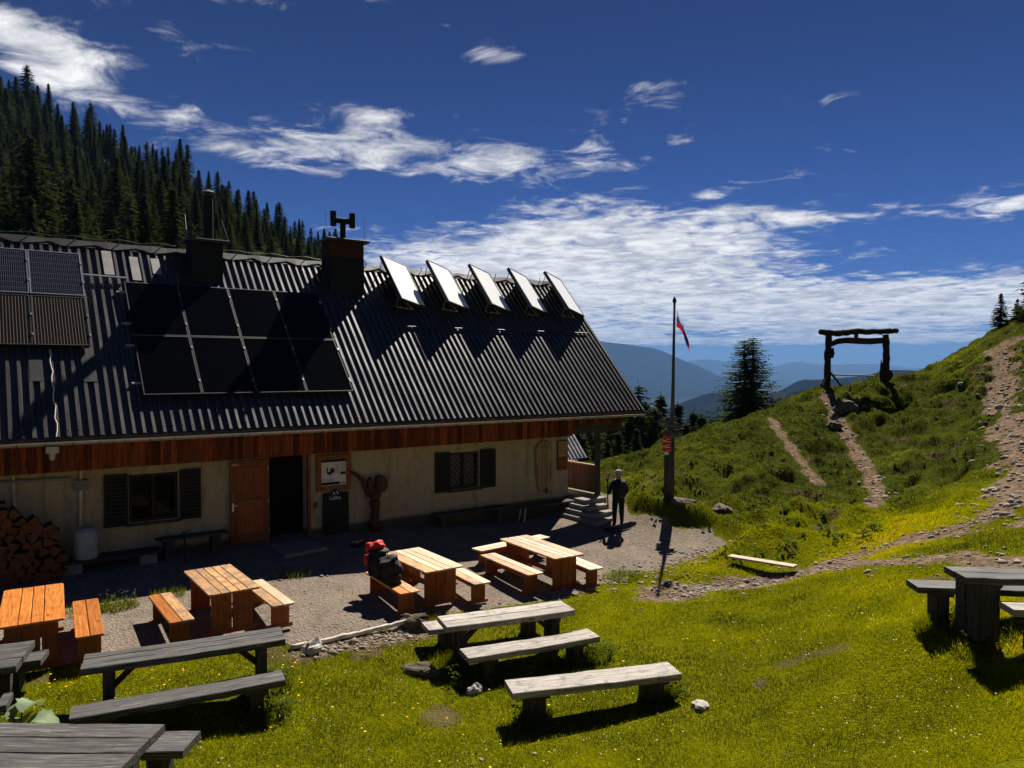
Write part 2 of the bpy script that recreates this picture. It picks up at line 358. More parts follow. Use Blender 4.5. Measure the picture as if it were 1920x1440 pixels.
M['endgrain'] = plain('split_log_end', (0.15, 0.052, 0.02), 0.8, 0.2, 0, 0.4, 7, 0.4)
M['redsign'] = plain('red_sign', (0.50, 0.012, 0.012), 0.45, 0.4)
M['cloth_black'] = plain('black_nylon', (0.012, 0.012, 0.013), 0.75, 0.3, 0, 0.5, 9, 0.3)
M['cloth_navy'] = plain('dark_jacket', (0.012, 0.013, 0.018), 0.9, 0.2, 0, 0.4, 7, 0.4)
M['cloth_red'] = plain('red_nylon', (0.50, 0.016, 0.018), 0.6, 0.3, 0, 0.35, 7, 0.4)
M['cloth_grey'] = plain('grey_fleece', (0.30, 0.30, 0.30), 0.9, 0.2, 0, 0.3, 14, 0.3)
M['skin'] = plain('skin', (0.36, 0.20, 0.14), 0.6, 0.3)
M['petal'] = plain('yellow_petal', (0.80, 0.46, 0.01), 0.7, 0.2)
M['mat'] = plain('rubber_mat', (0.02, 0.02, 0.02), 0.85, 0.2, 0, 0.3, 30, 0.4)

# plaster: cream, trowelled
m, nt, b = new_mat('rough_plaster', 0.92, 0.15); v = coords(nt)
g1 = noise(nt, v, 1.1, 5, 0.6); g2 = noise(nt, coords(nt, (5, 5, 9)), 3.0, 6, 0.7, 0.6)
c = mixc(nt, 0.6, ramp(nt, g1, [(0.3, (0.40, 0.31, 0.185)), (0.7, (0.54, 0.435, 0.275))]), ramp(nt, g2, [(0.3, (0.27, 0.21, 0.12)), (0.5, (0.48, 0.385, 0.24)), (0.7, (0.56, 0.46, 0.30))]))
st_n = noise(nt, coords(nt, (2.2, 2.2, .35)), 1.6, 6, 0.7); c = mixc(nt, mth(nt, 'MULTIPLY', ramp(nt, st_n, [(0.52, (0, 0, 0)), (0.66, (1, 1, 1))]), 0.55), c, (0.20, 0.16, 0.105))
pit = noise(nt, coords(nt, (3, 3, 3)), 9.0, 3, 0.6); c = mixc(nt, mth(nt, 'MULTIPLY', ramp(nt, pit, [(0.62, (0, 0, 0)), (0.70, (1, 1, 1))]), 0.6), c, (0.13, 0.10, 0.065))
# old damp plinth band with a shape of its own
sx = nt.nodes.new('ShaderNodeSeparateXYZ'); nt.links.new(v, sx.inputs[0])
pl = mth(nt, 'ADD', sx.outputs[2], mth(nt, 'MULTIPLY', g1, 0.16))
c = mixc(nt, ramp(nt, pl, [(0.24, (1, 1, 1)), (0.33, (0, 0, 0))]), c, (0.10, 0.085, 0.06))
nt.links.new(c, b.inputs['Base Color']); bump(nt, b, g2, 0.9, 0.03); M['plaster'] = m

# ribbed sheet: dark brown coating with streaks
m, nt, b = new_mat('brown_ribbed_sheet', 0.42, 0.75, (0.05, 0.043, 0.038)); g = noise(nt, coords(nt, (6, 0.5, 0.5)), 2.0, 6, 0.65)
nt.links.new(ramp(nt, g, [(0.3, (0.014, 0.011, 0.009)), (0.7, (0.042, 0.033, 0.026))]), b.inputs['Base Color'])
nt.links.new(ramp(nt, g, [(0.3, (0.38,) * 3), (0.7, (0.50,) * 3)]), b.inputs['Roughness']); M['roof'] = m
# solar glass
M['pvblack'] = plain('black_solar_glass', (0.003, 0.003, 0.003), 0.10, 0.16)
m, nt, b = new_mat('blue_solar_cells', 0.10, 0.3, (0.02, 0.02, 0.03))
tc = coords(nt); w1 = nn(nt, 'ShaderNodeTexBrick', Scale=1.0); w1.offset = 0.0
w1.inputs['Color1'].default_value = (0.008, 0.008, 0.020, 1); w1.inputs['Color2'].default_value = (0.010, 0.010, 0.026, 1); w1.inputs['Mortar'].default_value = (0.10, 0.10, 0.11, 1)
w1.inputs['Mortar Size'].default_value = 0.006; w1.inputs['Brick Width'].default_value = 0.04; w1.inputs['Row Height'].default_value = 0.18
nt.links.new(tc, w1.inputs['Vector']); nt.links.new(w1.outputs[0], b.inputs['Base Color']); M['pvblue'] = m
m, nt, b = new_mat('brown_striped_cells', 0.2, 0.2, (0.02, 0.018, 0.016))
w2 = nn(nt, 'ShaderNodeTexWave', wave_type='BANDS', bands_direction='X', Scale=5.3); nt.links.new(coords(nt), w2.inputs['Vector'])
nt.links.new(ramp(nt, w2.outputs[0], [(0.86, (0.012, 0.010, 0.009)), (0.93, (0.20, 0.16, 0.12))]), b.inputs['Base Color']); M['pvstripe'] = m
M['collector'] = plain('glare_white_glass', (0.95, 0.95, 0.94), 0.34, 1.0, 0, 0.03, 2)  # near-white base colour paints in the sun's glare on the glass
m = bpy.data.materials.new('window_glass'); m.use_nodes = True; nt = m.node_tree; nt.nodes.clear()
mo = nt.nodes.new('ShaderNodeOutputMaterial'); tr = nt.nodes.new('ShaderNodeBsdfTransparent'); gs = nn(nt, 'ShaderNodeBsdfGlossy', Roughness=0.04); fr = nn(nt, 'ShaderNodeFresnel', IOR=1.14); ms = nt.nodes.new('ShaderNodeMixShader')
tr.inputs[0].default_value = (.75, .77, .76, 1); nt.links.new(fr.outputs[0], ms.inputs[0]); nt.links.new(tr.outputs[0], ms.inputs[1]); nt.links.new(gs.outputs[0], ms.inputs[2]); nt.links.new(ms.outputs[0], mo.inputs[0]); M['glass'] = m
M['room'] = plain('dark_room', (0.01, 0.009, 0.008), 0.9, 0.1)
# foliage
M['needles'] = leafy('spruce_needles', [(0.3, (0.018, 0.026, 0.013)), (0.5, (0.040, 0.052, 0.022)), (0.7, (0.070, 0.080, 0.030))], 0.9, 0.2)
M['larch'] = leafy('larch_needles', [(0.3, (0.028, 0.040, 0.018)), (0.5, (0.060, 0.078, 0.032)), (0.7, (0.10, 0.115, 0.045))], 1.5, 0.4)
M['weed'] = leafy('weed_leaf', [(0.3, (0.03, 0.055, 0.012)), (0.7, (0.075, 0.11, 0.025))], 5.0, 0.3)
M['dock'] = leafy('pale_broad_leaf', [(0.3, (0.13, 0.17, 0.10)), (0.7, (0.24, 0.29, 0.17))], 5.0, 0.25)
M['blade'] = leafy('grass_blade', [(0.0, (0.034, 0.044, 0.010)), (0.18, (0.070, 0.085, 0.012)), (0.32, (0.125, 0.142, 0.003)), (0.5, (0.225, 0.236, 0.0005)), (0.8, (0.345, 0.315, 0.001)), (1.0, (0.46, 0.33, 0.02))], attr='tint', trans=0.45)

# ---------------------------------------------------------------- surveyed points of the place (metres)
CP=[[-6.0,18.0,0.1],[0.0,18.0,0.03],[6.0,18.2,0.05],[10.0,18.2,-0.06],[15.5,18.4,-0.22],[2.4,15.4,-0.02],[7.0,15.3,-0.26],[12.3,15.0,-0.55],[0.0,13.0,-0.05],[-4.0,12.0,0.0],[5.0,12.3,-0.25],[17.0,22.0,-0.1],[10.0,22.0,0.0],[0.0,24.0,0.3],[-6.0,22.0,0.3],[6.045,7.769,-0.5],[4.589,9.803,-0.42],[5.134,7.119,-0.5],[2.689,8.657,-0.4],[1.172,9.813,-0.3],[1.385,10.778,-0.22],[6.988,5.922,-0.3],[7.809,4.063,0.0],[8.353,3.003,0.35],[10.849,6.985,-0.15],[9.63,8.763,-0.42],[12.724,10.808,-0.52],[13.837,11.277,-0.55],[14.986,10.79,-0.5],[14.318,8.614,-0.1],[13.314,6.485,0.42],[14.043,14.113,-0.5],[16.239,13.241,-0.42],[14.939,15.513,-0.3],[16.604,14.312,-0.3],[10.884,12.259,-0.55],[7.363,12.341,-0.48],[4.679,12.101,-0.35],[6.386,10.198,-0.5],[10.836,4.258,0.579],[10.783,4.952,0.687],[15.276,5.54,0.894],[17.888,6.496,0.997],[22.657,8.243,1.273],[30.612,11.162,2.159],[40.848,14.929,4.041],[52.236,19.132,7.152],[14.609,7.122,0.563],[17.762,8.667,0.39],[20.817,10.165,0.458],[24.89,12.164,0.591],[29.474,14.417,0.955],[33.555,16.426,1.683],[38.656,18.939,2.657],[43.76,21.455,3.804],[16.684,10.043,-0.306],[18.082,10.891,-0.057],[20.874,12.581,0.083],[23.669,14.274,0.44],[26.931,16.252,0.955],[30.66,18.514,1.683],[33.461,20.215,2.484],[35.375,21.322,3.259],[16.199,11.994,-0.36],[17.214,12.75,-0.059],[20.167,14.947,0.321],[23.543,17.459,0.869],[27.766,20.602,1.683],[29.454,21.857,1.929],[16.882,15.217,0.233],[18.936,17.073,0.516],[21.597,19.478,0.808],[25.018,22.567,1.065],[18.744,19.667,0.116],[21.53,22.592,0.144],[31.775,21.428,2.354],[47.368,20.123,5.188],[39.864,20.565,3.781],[26.456,27.783,-1.2],[34.81,36.556,-6.0],[30.374,27.423,-0.5],[39.486,35.65,-5.0],[35.38,26.279,0.5],[46.331,34.413,-4.0],[40.976,24.71,2.2],[52.151,31.449,-2.0],[46.848,24.174,3.0],[57.812,29.832,-1.0],[55.967,23.763,5.0],[66.73,28.333,2.0],[63.547,23.23,8.0],[74.895,27.378,7.5],[55.012,15.82,9.0],[73.349,21.093,12.0],[36.675,10.547,4.2],[22.005,6.328,1.8],[12.225,3.516,1.0],[28.698,34.798,-4.0],[24.75,37.645,-1.5],[0.0,0.0,2.2],[3.0,4.0,0.7],[6.0,2.0,0.9],[10.0,0.0,1.4],[-4.0,4.0,0.8],[-5.0,0.0,2.2],[8.0,-4.0,2.4],[3.0,7.0,-0.2]]
YARD=[[-1.75,14.94],[-0.18,13.52],[0.58,12.86],[1.79,12.45],[4.14,12.14],[5.03,12.02],[6.6,12.03],[7.5,12.37],[8.82,12.23],[9.75,11.81],[10.91,12.29],[12.17,12.23],[13.93,12.51],[15.1,12.49],[16.23,12.56],[16.67,13.6],[16.16,14.93],[15.74,16.05],[16.8,17.2],[18,24],[-14,24],[-14,13]]
PATHS={"a":[[34.73,21.05],[33.04,19.63],[31.22,18.09],[28.74,16.14],[25.85,13.95],[23.3,12.31],[21.31,11.33]],"b":[[29.81,20.85],[27.54,18.61],[25.21,16.3],[23.18,14.27]],"c":[[45.9,17.18],[41.94,15.85],[39.34,14.9],[33.19,12.39],[26.85,9.78],[21.02,7.53],[18.78,6.93],[17.9,7.56],[17.24,8.41],[16.55,9.29],[15.4,9.8],[14.58,10.21]],"d":[[14.84,4.67],[14.8,5.37],[14.68,6.19],[14.79,7.74],[15.42,9.15]],"e":[[14.58,10.21],[13.69,10.56],[13.29,11.13],[11.98,10.91]],"f":[[17.39,4.96],[19.03,6.3],[21.02,7.53]]}
STRIP=[[4.17,11.72],[4.87,11.64],[5.6,11.54],[6.39,11.64]]
CREST={"big":[[2996.0,16356.0,675.0],[5628.0,14459.0,740.0],[7821.0,12878.0,783.0],[9136.0,11928.0,696.0],[10187.0,11166.0,567.0],[10625.0,10849.0,491.0],[11150.0,10468.0,404.0],[11454.0,10243.0,221.0],[11934.0,9891.0,4.0],[12412.0,9537.0,-342.0],[12891.0,9185.0,-590.0],[13503.0,8739.0,-753.0]],"far":[[20009.0,22566.0,4.0],[22642.0,20671.0,177.0],[24048.0,19663.0,372.0],[24486.0,19345.0,264.0],[25272.0,18771.0,48.0],[25973.0,18265.0,4.0],[26854.0,17637.0,307.0],[27554.0,17128.0,156.0],[28782.0,16242.0,134.0],[29659.0,15610.0,156.0],[30535.0,14975.0,4.0],[31587.0,14216.0,4.0],[33167.0,13079.0,91.0],[35800.0,11183.0,221.0],[39311.0,8656.0,437.0]],"mid":[[2734.0,3568.0,-353.0],[3129.0,3284.0,-320.0],[3340.0,3133.0,-271.0],[3472.0,3040.0,-207.0],[3605.0,2946.0,-148.0],[3710.0,2870.0,-142.0],[3841.0,2775.0,-164.0],[3947.0,2699.0,-151.0],[4053.0,2624.0,-80.0],[4132.0,2568.0,-57.0],[4237.0,2492.0,-48.0],[4343.0,2416.0,-54.0],[4475.0,2322.0,-15.0],[4580.0,2246.0,-5.0],[4738.0,2132.0,-22.0],[4975.0,1962.0,4.0],[5238.0,1772.0,24.0],[5633.0,1487.0,4.0]],"near":[[1879.0,1600.0,-169.0],[2020.0,1499.0,-125.0],[2091.0,1449.0,-99.0],[2147.0,1409.0,-74.0],[2189.0,1379.0,-63.0],[2224.0,1354.0,-70.0],[2273.0,1318.0,-99.0],[2357.0,1256.0,-125.0],[2511.0,1145.0,-143.0]]}
HP=[[-16.4,148.1,24.9],[-29.5,269.6,67.7],[-45.2,418.8,149.5],[3.0,140.2,22.5],[5.1,231.8,48.1],[6.3,280.8,69.0],[8.5,366.7,111.3],[14.2,144.4,23.2],[21.7,219.7,44.0],[28.7,289.4,69.2],[34.6,347.4,94.0],[28.4,140.3,23.0],[41.6,205.2,39.9],[54.9,270.2,58.4],[65.9,324.4,77.4],[40.4,144.0,23.5],[60.7,216.2,40.6],[83.9,298.7,62.8],[52.9,147.3,23.8],[77.7,216.2,37.6],[100.6,274.0,50.3],[63.9,151.7,23.9],[87.9,208.7,33.6],[111.9,265.6,42.6],[80.3,164.6,25.1],[124.9,256.1,36.6],[104.4,171.8,20.2],[146.1,240.5,24.5],[133.9,174.8,9.1],[182.5,238.3,2.1],[-9.1,80.6,12.0],[1.4,73.0,7.0],[13.0,64.6,5.0],[22.5,57.8,1.0],[33.0,50.2,-3.0],[51.0,61.9,-10.0],[-56.1,496.8,100.0],[8.8,450.0,100.0],[80.2,398.5,60.0],[147.2,350.1,25.0],[203.5,309.5,-30.0],[200.1,225.7,-60.0],[100.0,112.8,-30.0]]
FOREST=[[2.5,90.9,11.0,7.2],[13.1,85.2,7.5,12.2],[16.7,83.9,6.6,17.2],[8.6,90.4,9.6,12.6],[-5.4,100.6,15.0,11.6],[4.7,94.3,11.3,11.9],[2.8,103.1,13.9,9.1],[2.2,107.2,15.0,10.3],[9.2,102.2,12.5,15.8],[5.4,105.5,14.1,17.3],[16.4,98.4,10.2,15.4],[11.0,105.8,13.2,12.3],[-2.6,120.3,18.7,9.7],[15.6,107.5,13.0,10.8],[12.8,112.8,14.9,9.7],[16.7,111.2,13.9,14.9],[26.0,108.9,11.5,10.0],[4.4,126.3,19.4,9.0],[-1.4,132.1,21.0,11.2],[3.5,135.1,21.4,11.3],[11.1,129.8,19.8,13.9],[29.1,117.6,14.1,8.2],[16.7,126.5,18.7,8.8],[27.1,120.6,15.6,7.8],[17.8,130.2,19.7,16.4],[22.5,127.0,18.4,13.0],[30.7,123.2,16.1,10.8],[27.7,125.6,17.5,11.2],[10.1,138.7,21.9,8.7],[4.9,145.8,23.6,12.4],[32.6,126.0,16.9,6.8],[24.5,132.8,20.4,14.5],[30.7,135.9,21.3,14.2],[34.1,135.5,20.8,11.5],[30.4,140.4,23.0,10.5],[16.7,150.9,25.2,10.3],[38.4,135.5,20.1,4.3],[44.8,133.4,18.0,6.2],[24.8,149.0,25.4,15.7],[20.9,152.0,25.9,17.0],[11.1,159.3,27.3,9.9],[40.2,138.6,21.2,4.8],[38.1,142.2,23.0,8.9],[47.5,135.8,18.6,7.2],[34.6,145.5,24.5,10.4],[-8.3,176.7,32.1,7.1],[44.7,138.9,20.7,8.3],[41.9,142.0,22.5,3.3],[13.1,164.3,28.8,10.1],[40.4,145.3,24.0,6.4],[48.4,140.7,21.0,4.6],[-7.4,182.2,33.7,6.9],[17.6,164.7,29.3,10.6],[39.4,149.1,25.6,9.2],[7.3,173.6,31.2,12.5],[43.5,149.7,25.7,6.0],[18.7,168.5,30.4,13.1],[33.3,160.2,29.2,13.2],[53.9,146.2,23.0,5.3],[44.1,153.5,27.1,9.4],[48.2,151.8,26.3,4.9],[40.3,157.5,28.6,8.8],[6.0,182.3,33.6,12.1],[58.1,145.5,21.8,3.9],[16.9,175.3,32.2,14.3],[22.3,172.0,31.7,12.0],[51.9,151.7,26.0,6.3],[44.0,157.7,28.7,8.2],[13.5,180.6,33.4,8.9],[35.1,165.1,30.7,16.1],[31.9,168.1,31.3,18.5],[5.2,188.1,35.3,10.9],[50.6,155.7,27.7,6.7],[-7.0,197.5,38.2,12.8],[58.6,150.9,24.7,4.2],[55.1,153.7,26.5,6.1],[21.4,178.2,33.2,9.1],[48.2,159.3,29.2,8.5],[3.6,191.5,36.2,12.6],[40.0,166.9,31.4,12.0],[13.2,186.7,35.1,17.4],[28.3,176.7,33.3,14.9],[58.4,156.3,27.2,6.0],[55.5,159.7,28.9,5.1],[44.3,168.4,31.9,12.6],[49.0,167.7,31.7,12.3],[61.0,159.5,28.1,5.7],[65.2,156.8,26.1,7.2],[58.5,162.4,29.5,8.4],[46.7,171.6,32.8,8.7],[64.9,160.6,27.8,7.4],[41.4,178.0,34.2,10.8],[4.5,204.9,40.0,14.3],[23.2,193.0,37.1,14.1],[44.7,180.4,34.8,11.3],[-2.0,215.1,43.3,16.9],[58.3,171.8,32.3,5.8],[66.0,166.7,29.7,7.2],[8.4,210.2,41.5,13.6],[56.2,176.1,33.5,4.5],[69.9,166.3,28.8,5.5],[17.1,205.5,40.2,16.9],[13.1,208.8,41.1,14.6],[29.5,198.2,38.5,11.7],[60.2,177.0,33.3,8.1],[56.2,180.7,34.4,5.5],[21.1,206.7,40.5,11.9],[66.4,176.2,32.3,6.7],[60.4,181.3,34.2,11.0],[52.0,187.8,36.1,11.5],[55.9,185.0,35.3,11.3],[60.3,187.1,35.3,7.0],[-0.0,234.6,49.3,9.4],[62.7,190.5,35.6,12.0],[41.5,206.7,40.2,16.6],[51.7,199.6,38.2,13.1],[55.3,197.8,37.6,12.8],[5.9,235.2,49.2,12.6],[-13.4,249.8,56.0,11.5],[69.4,190.2,34.5,9.0],[74.8,188.9,33.4,9.0],[6.4,239.1,50.5,14.8],[63.0,200.6,37.2,8.3],[23.8,229.0,46.6,13.3],[78.8,190.9,32.9,9.1],[8.6,243.0,51.7,10.5],[22.2,233.7,48.1,16.4],[65.8,210.6,38.7,10.4],[11.9,253.5,55.5,17.2],[32.4,240.7,49.8,18.4],[9.9,257.6,57.3,15.1],[8.7,261.5,59.1,12.9],[5.0,265.2,61.1,13.6],[26.8,250.7,53.5,12.7],[31.5,248.5,52.4,14.2],[8.0,270.3,63.3,11.9],[-8.7,283.3,72.4,14.0],[43.9,245.5,50.5,10.8],[55.3,240.3,47.8,16.4],[43.8,249.9,52.0,13.8],[-2.3,283.9,71.9,12.4],[20.9,268.6,61.0,11.0],[-14.0,295.3,81.0,13.7],[16.3,274.0,64.0,10.6],[6.5,281.5,69.3,10.4],[30.2,264.7,58.5,16.7],[38.1,260.1,56.1,11.8],[27.4,268.0,60.0,10.9],[0.5,290.1,75.0,11.0],[-12.5,300.4,84.1,14.5],[5.9,287.2,72.4,17.3],[75.3,237.9,44.0,13.4],[21.3,277.0,64.6,13.4],[12.2,286.4,70.8,12.2],[27.5,276.3,63.4,12.4],[16.7,284.4,68.9,11.2],[-10.2,305.1,86.7,10.0],[1.2,297.5,79.3,6.8],[38.9,271.2,60.2,14.3],[11.9,290.9,73.3,16.6],[-0.3,302.4,82.6,6.7],[7.3,297.3,77.9,12.3],[30.9,280.5,64.9,14.1],[19.1,291.3,72.0,8.7],[49.7,274.2,60.4,17.5],[8.7,304.5,81.8,17.5],[42.4,280.7,63.8,7.6],[24.0,294.5,72.7,17.4],[38.7,287.3,67.1,16.5],[61.3,271.4,58.1,12.0],[17.7,305.2,80.1,13.0],[13.6,309.9,83.8,14.7],[78.8,263.7,52.2,14.7],[32.9,297.9,73.1,17.3],[27.2,302.0,76.4,10.0],[20.3,311.1,82.9,16.6],[36.6,300.8,74.1,7.6],[18.2,315.1,85.7,12.0],[44.8,296.8,71.0,6.9],[48.9,294.7,69.5,9.7],[70.9,280.2,59.9,14.9],[62.2,286.8,64.0,20.6],[22.3,317.6,86.0,11.8],[27.0,314.6,83.3,10.7],[36.4,307.8,77.9,10.1],[7.4,329.7,96.8,14.1],[11.3,327.6,94.4,7.1],[51.0,299.3,71.3,15.3],[94.3,270.8,51.1,6.0],[49.3,304.1,73.9,13.4],[17.8,327.4,92.4,16.4],[29.6,318.9,85.0,17.5],[45.3,308.6,76.7,13.1],[11.4,333.3,97.3,10.1],[8.2,337.5,100.5,14.1],[25.3,327.0,90.0,14.6],[61.5,301.6,70.4,12.8],[36.7,320.6,84.1,12.1],[48.0,313.1,78.3,9.8],[41.6,318.2,81.9,15.7],[-10.3,356.1,116.9,11.5],[12.9,340.5,100.2,14.9],[99.1,279.9,52.7,8.5],[78.9,296.3,63.7,11.8],[43.7,323.1,83.5,13.3],[60.6,311.7,74.8,14.3],[73.3,302.6,67.6,14.4],[11.0,348.9,104.4,13.0],[20.0,342.6,98.3,15.6],[42.0,329.6,86.3,14.7],[16.8,348.2,101.6,20.3],[46.8,327.6,84.2,10.0],[56.8,320.6,79.2,13.7],[64.3,315.5,75.2,15.4],[-4.8,366.0,118.3,11.3],[23.8,346.1,98.1,18.8],[36.6,337.7,90.6,16.1],[41.5,335.2,88.2,11.8],[32.6,342.4,93.5,15.2],[51.8,329.4,83.3,9.4],[-18.2,380.6,130.6,16.6],[48.1,333.1,85.4,16.4],[111.4,287.8,50.0,9.2],[40.8,340.3,89.8,15.2],[-4.7,373.5,120.7,10.8],[67.1,322.0,76.3,19.9],[61.6,327.8,79.7,15.1],[84.6,316.6,67.4,14.8],[38.9,350.6,92.8,20.5],[5.3,388.8,117.4,20.1],[0.7,393.6,120.9,8.8],[-0.1,405.3,121.5,12.7]]
VALLEY=[[34.7,34.1,-8.6,12.0],[39.2,39.5,-12.1,14.7],[36.6,35.2,-9.4,11.5],[44.9,41.6,-14.2,16.6],[34.1,32.1,-6.9,8.9],[39.4,35.7,-9.7,10.8],[44.5,39.4,-12.8,14.6],[48.6,41.3,-14.8,15.7],[47.6,39.6,-13.4,14.2],[38.8,33.6,-8.2,8.9],[44.2,35.9,-10.2,10.9],[37.9,31.8,-6.8,7.3],[48.7,38.7,-13.0,13.0],[37.9,30.5,-5.7,6.0],[29.6,34.1,-7.2,8.0],[33.4,37.4,-10.2,10.9],[27.8,31.6,-5.2,5.7],[31.8,34.9,-8.5,8.9],[37.8,40.5,-12.5,12.8],[34.8,36.5,-10.2,11.4],[40.9,42.0,-13.8,15.1],[28.9,30.8,-5.1,5.4],[30.8,31.9,-6.3,6.9],[33.5,33.7,-8.1,9.1],[31.0,30.6,-5.3,6.2],[40.0,38.9,-11.9,12.6],[33.1,31.5,-6.4,7.1],[36.0,33.1,-7.9,8.4],[34.3,30.7,-5.8,6.3],[33.0,29.1,-4.7,5.1],[39.1,45.7,-15.1,15.5],[32.1,38.4,-10.0,10.3],[51.3,39.4,-14.0,14.9],[42.7,33.2,-8.0,8.4],[35.1,28.8,-4.9,4.9],[30.5,28.4,-4.2,4.6],[28.4,28.8,-4.0,4.2],[26.3,29.0,-3.8,4.0],[61.4,42.0,-16.8,18.3],[66.6,44.3,-17.7,18.6]]
LARCH=[[34.21,25.8,0.75],[35.35,25.59,0.83]]
# ---------------------------------------------------------------- terrain
def tps_fit(P, lam):
    P = np.array(P, float); n = len(P); d2 = ((P[:, None, :2] - P[None, :, :2]) ** 2).sum(-1)
    A = np.zeros((n + 3, n + 3)); A[:n, :n] = 0.5 * d2 * np.log(d2 + 1e-9) + np.eye(n) * lam
    A[:n, n] = 1; A[:n, n + 1:] = P[:, :2]; A[n, :n] = 1; A[n + 1:, :n] = P[:, :2].T
    b = np.zeros(n + 3); b[:n] = P[:, 2]; return P, np.linalg.solve(A, b)
def tps(PW, x, y):
    P, W = PW; n = len(P); x = np.asarray(x, float); y = np.asarray(y, float); s = W[n] + W[n + 1] * x + W[n + 2] * y
    for i in range(n):
        r2 = (x - P[i, 0]) ** 2 + (y - P[i, 1]) ** 2; s = s + W[i] * 0.5 * r2 * np.log(r2 + 1e-9)
    return s
TP = tps_fit(CP, 0.4)
def seg_d(x, y, pts):
    d = np.full(np.shape(x), 1e9)
    for (ax, ay), (bx, by) in zip(pts[:-1], pts[1:]):
        vx, vy = bx - ax, by - ay; t = np.clip(((x - ax) * vx + (y - ay) * vy) / (vx * vx + vy * vy + 1e-9), 0, 1)
        d = np.minimum(d, np.hypot(x - ax - t * vx, y - ay - t * vy))
    return d
def inside(x, y, poly):
    r = np.zeros(np.shape(x), bool); n = len(poly)
    for i in range(n):
        (ax, ay), (bx, by) = poly[i], poly[(i + 1) % n]
        c = ((ay > y) != (by > y)) & (x < (bx - ax) * (y - ay) / (by - ay + 1e-12) + ax); r ^= c
    return r
def yard_sd(x, y):
    d = seg_d(x, y, YARD + [YARD[0]]); return np.where(inside(x, y, YARD), -d, d)
PW_ = {'a': 0.30, 'b': 0.20, 'c': 0.55, 'd': 0.45, 'e': 0.55, 'f': 0.5}
def path_sd(x, y):
    d = np.full(np.shape(x), 1e9); x = np.asarray(x, float); y = np.asarray(y, float); nz = fbm(x * 1.1, y * 1.1, 5, 4)
    for k, pts in PATHS.items():
        w = PW_[k]
        if k == 'c': w = 0.34 + 0.26 * sstep(22, 36, np.asarray(x))
        d = np.minimum(d, seg_d(x, y, pts) - w + (.22 if k in 'ab' else .95) * nz)
    return d
def hillmask(x, y):
    dep = 0.585 * x + 0.811 * y
    return sstep(17.5, 21.5, dep) * sstep(13.5, 16.5, x)
def ground(x, y):
    x = np.asarray(x, float); y = np.asarray(y, float)
    z = tps(TP, x, y); hm = hillmask(x, y); ys = yard_sd(x, y); ps = path_sd(x, y)
    off = sstep(-0.1, 0.35, ps)
    z = z + hm * off * (0.42 * fbm(x * 0.55, y * 0.55, 1, 4, 0.6) + 0.30 * np.abs(fbm(x * 1.2, y * 2.0, 9, 3)) + 0.30 * np.sqrt(np.clip(fbm(x * 1.3, y * 1.6, 61, 2) + .18, 0, 1)) - 0.2) * sstep(0.1, 1.2, ys)
    z = z - 0.05 * (1 - sstep(-0.25, 0.15, ps)) * hm
    z = z + (1 - hm) * 0.05 * fbm(x * 0.7, y * 0.7, 3, 3) * sstep(-0.2, 0.4, ys)
    z = z + 0.38 * sstep(0.05, 0.6, ys) * np.exp(-np.maximum(ys, 0) / 2.2) * sstep(14.5, 16.0, x) * sstep(17.6, 19.0, 0.585 * x + 0.811 * y)
    z = z + (1 - sstep(-.2, .15, ps)) * hm * .16 * np.abs(fbm(x * 1.6, y * 1.6, 17, 4, .6))
    ditch = seg_d(x, y, PATHS['e']); z = z - 0.16 * np.exp(-(ditch / 0.7) ** 2)
    return z
def gz(x, y): return float(ground(np.array([x]), np.array([y]))[0])

xs = np.concatenate([np.arange(-14, -1, .4), np.arange(-1, 19, .14), np.arange(19, 45, .2), np.arange(45, 64, .45)])
ys_ = np.concatenate([np.arange(-8, 3, .4), np.arange(3, 20, .14), np.arange(20, 31, .2), np.arange(31, 62, .7)])
GX, GY = np.meshgrid(xs, ys_); GZ = ground(GX, GY)
YS = yard_sd(GX, GY) + 0.25 * fbm(GX * 1.6, GY * 1.6, 4, 3); PS = path_sd(GX, GY)
STR = seg_d(GX, GY, STRIP) + 0.3 * fbm(GX * 2, GY * 2, 6, 3)
a_grav = 1 - sstep(-0.12, 0.12, YS); a_path = 1 - sstep(-0.1, 0.12, PS); a_strip = 1 - sstep(0.12, 0.4, STR)
bare = sstep(0.34, 0.50, fbm(GX * 0.8, GY * 0.8, 21, 4)) * (1 - a_grav)
nx, ny = len(xs), len(ys_)
co = np.stack([GX.ravel(), GY.ravel(), GZ.ravel()], 1)
idx = np.arange(nx * ny).reshape(ny, nx)
quads = np.stack([idx[:-1, :-1], idx[:-1, 1:], idx[1:, 1:], idx[1:, :-1]], -1).reshape(-1, 4)

m, nt, b = new_mat('ground_cover', 0.95, 0.0); v = coords(nt)
ag = nn(nt, 'ShaderNodeAttribute', attribute_name='gravel').outputs['Fac']; ap = nn(nt, 'ShaderNodeAttribute', attribute_name='path').outputs['Fac']; ab = nn(nt, 'ShaderNodeAttribute', attribute_name='bare').outputs['Fac']
ns_ = noise(nt, v, 1.3, 6, 0.65); nf = noise(nt, v, 9.0, 5, 0.7); nm = noise(nt, v, 3.5, 4, 0.6)
grass_c = mixc(nt, 0.5, ramp(nt, ns_, [(0.3, (0.060, 0.064, 0.003)), (0.55, (0.13, 0.130, 0.003)), (0.75, (0.18, 0.15, 0.010))]), ramp(nt, nf, [(0.35, (0.045, 0.050, 0.004)), (0.6, (0.15, 0.148, 0.004)), (0.8, (0.21, 0.17, 0.015))]))
vo = nn(nt, 'ShaderNodeTexVoronoi', Scale=26.0, feature='F1'); nt.links.new(v, vo.inputs['Vector'])
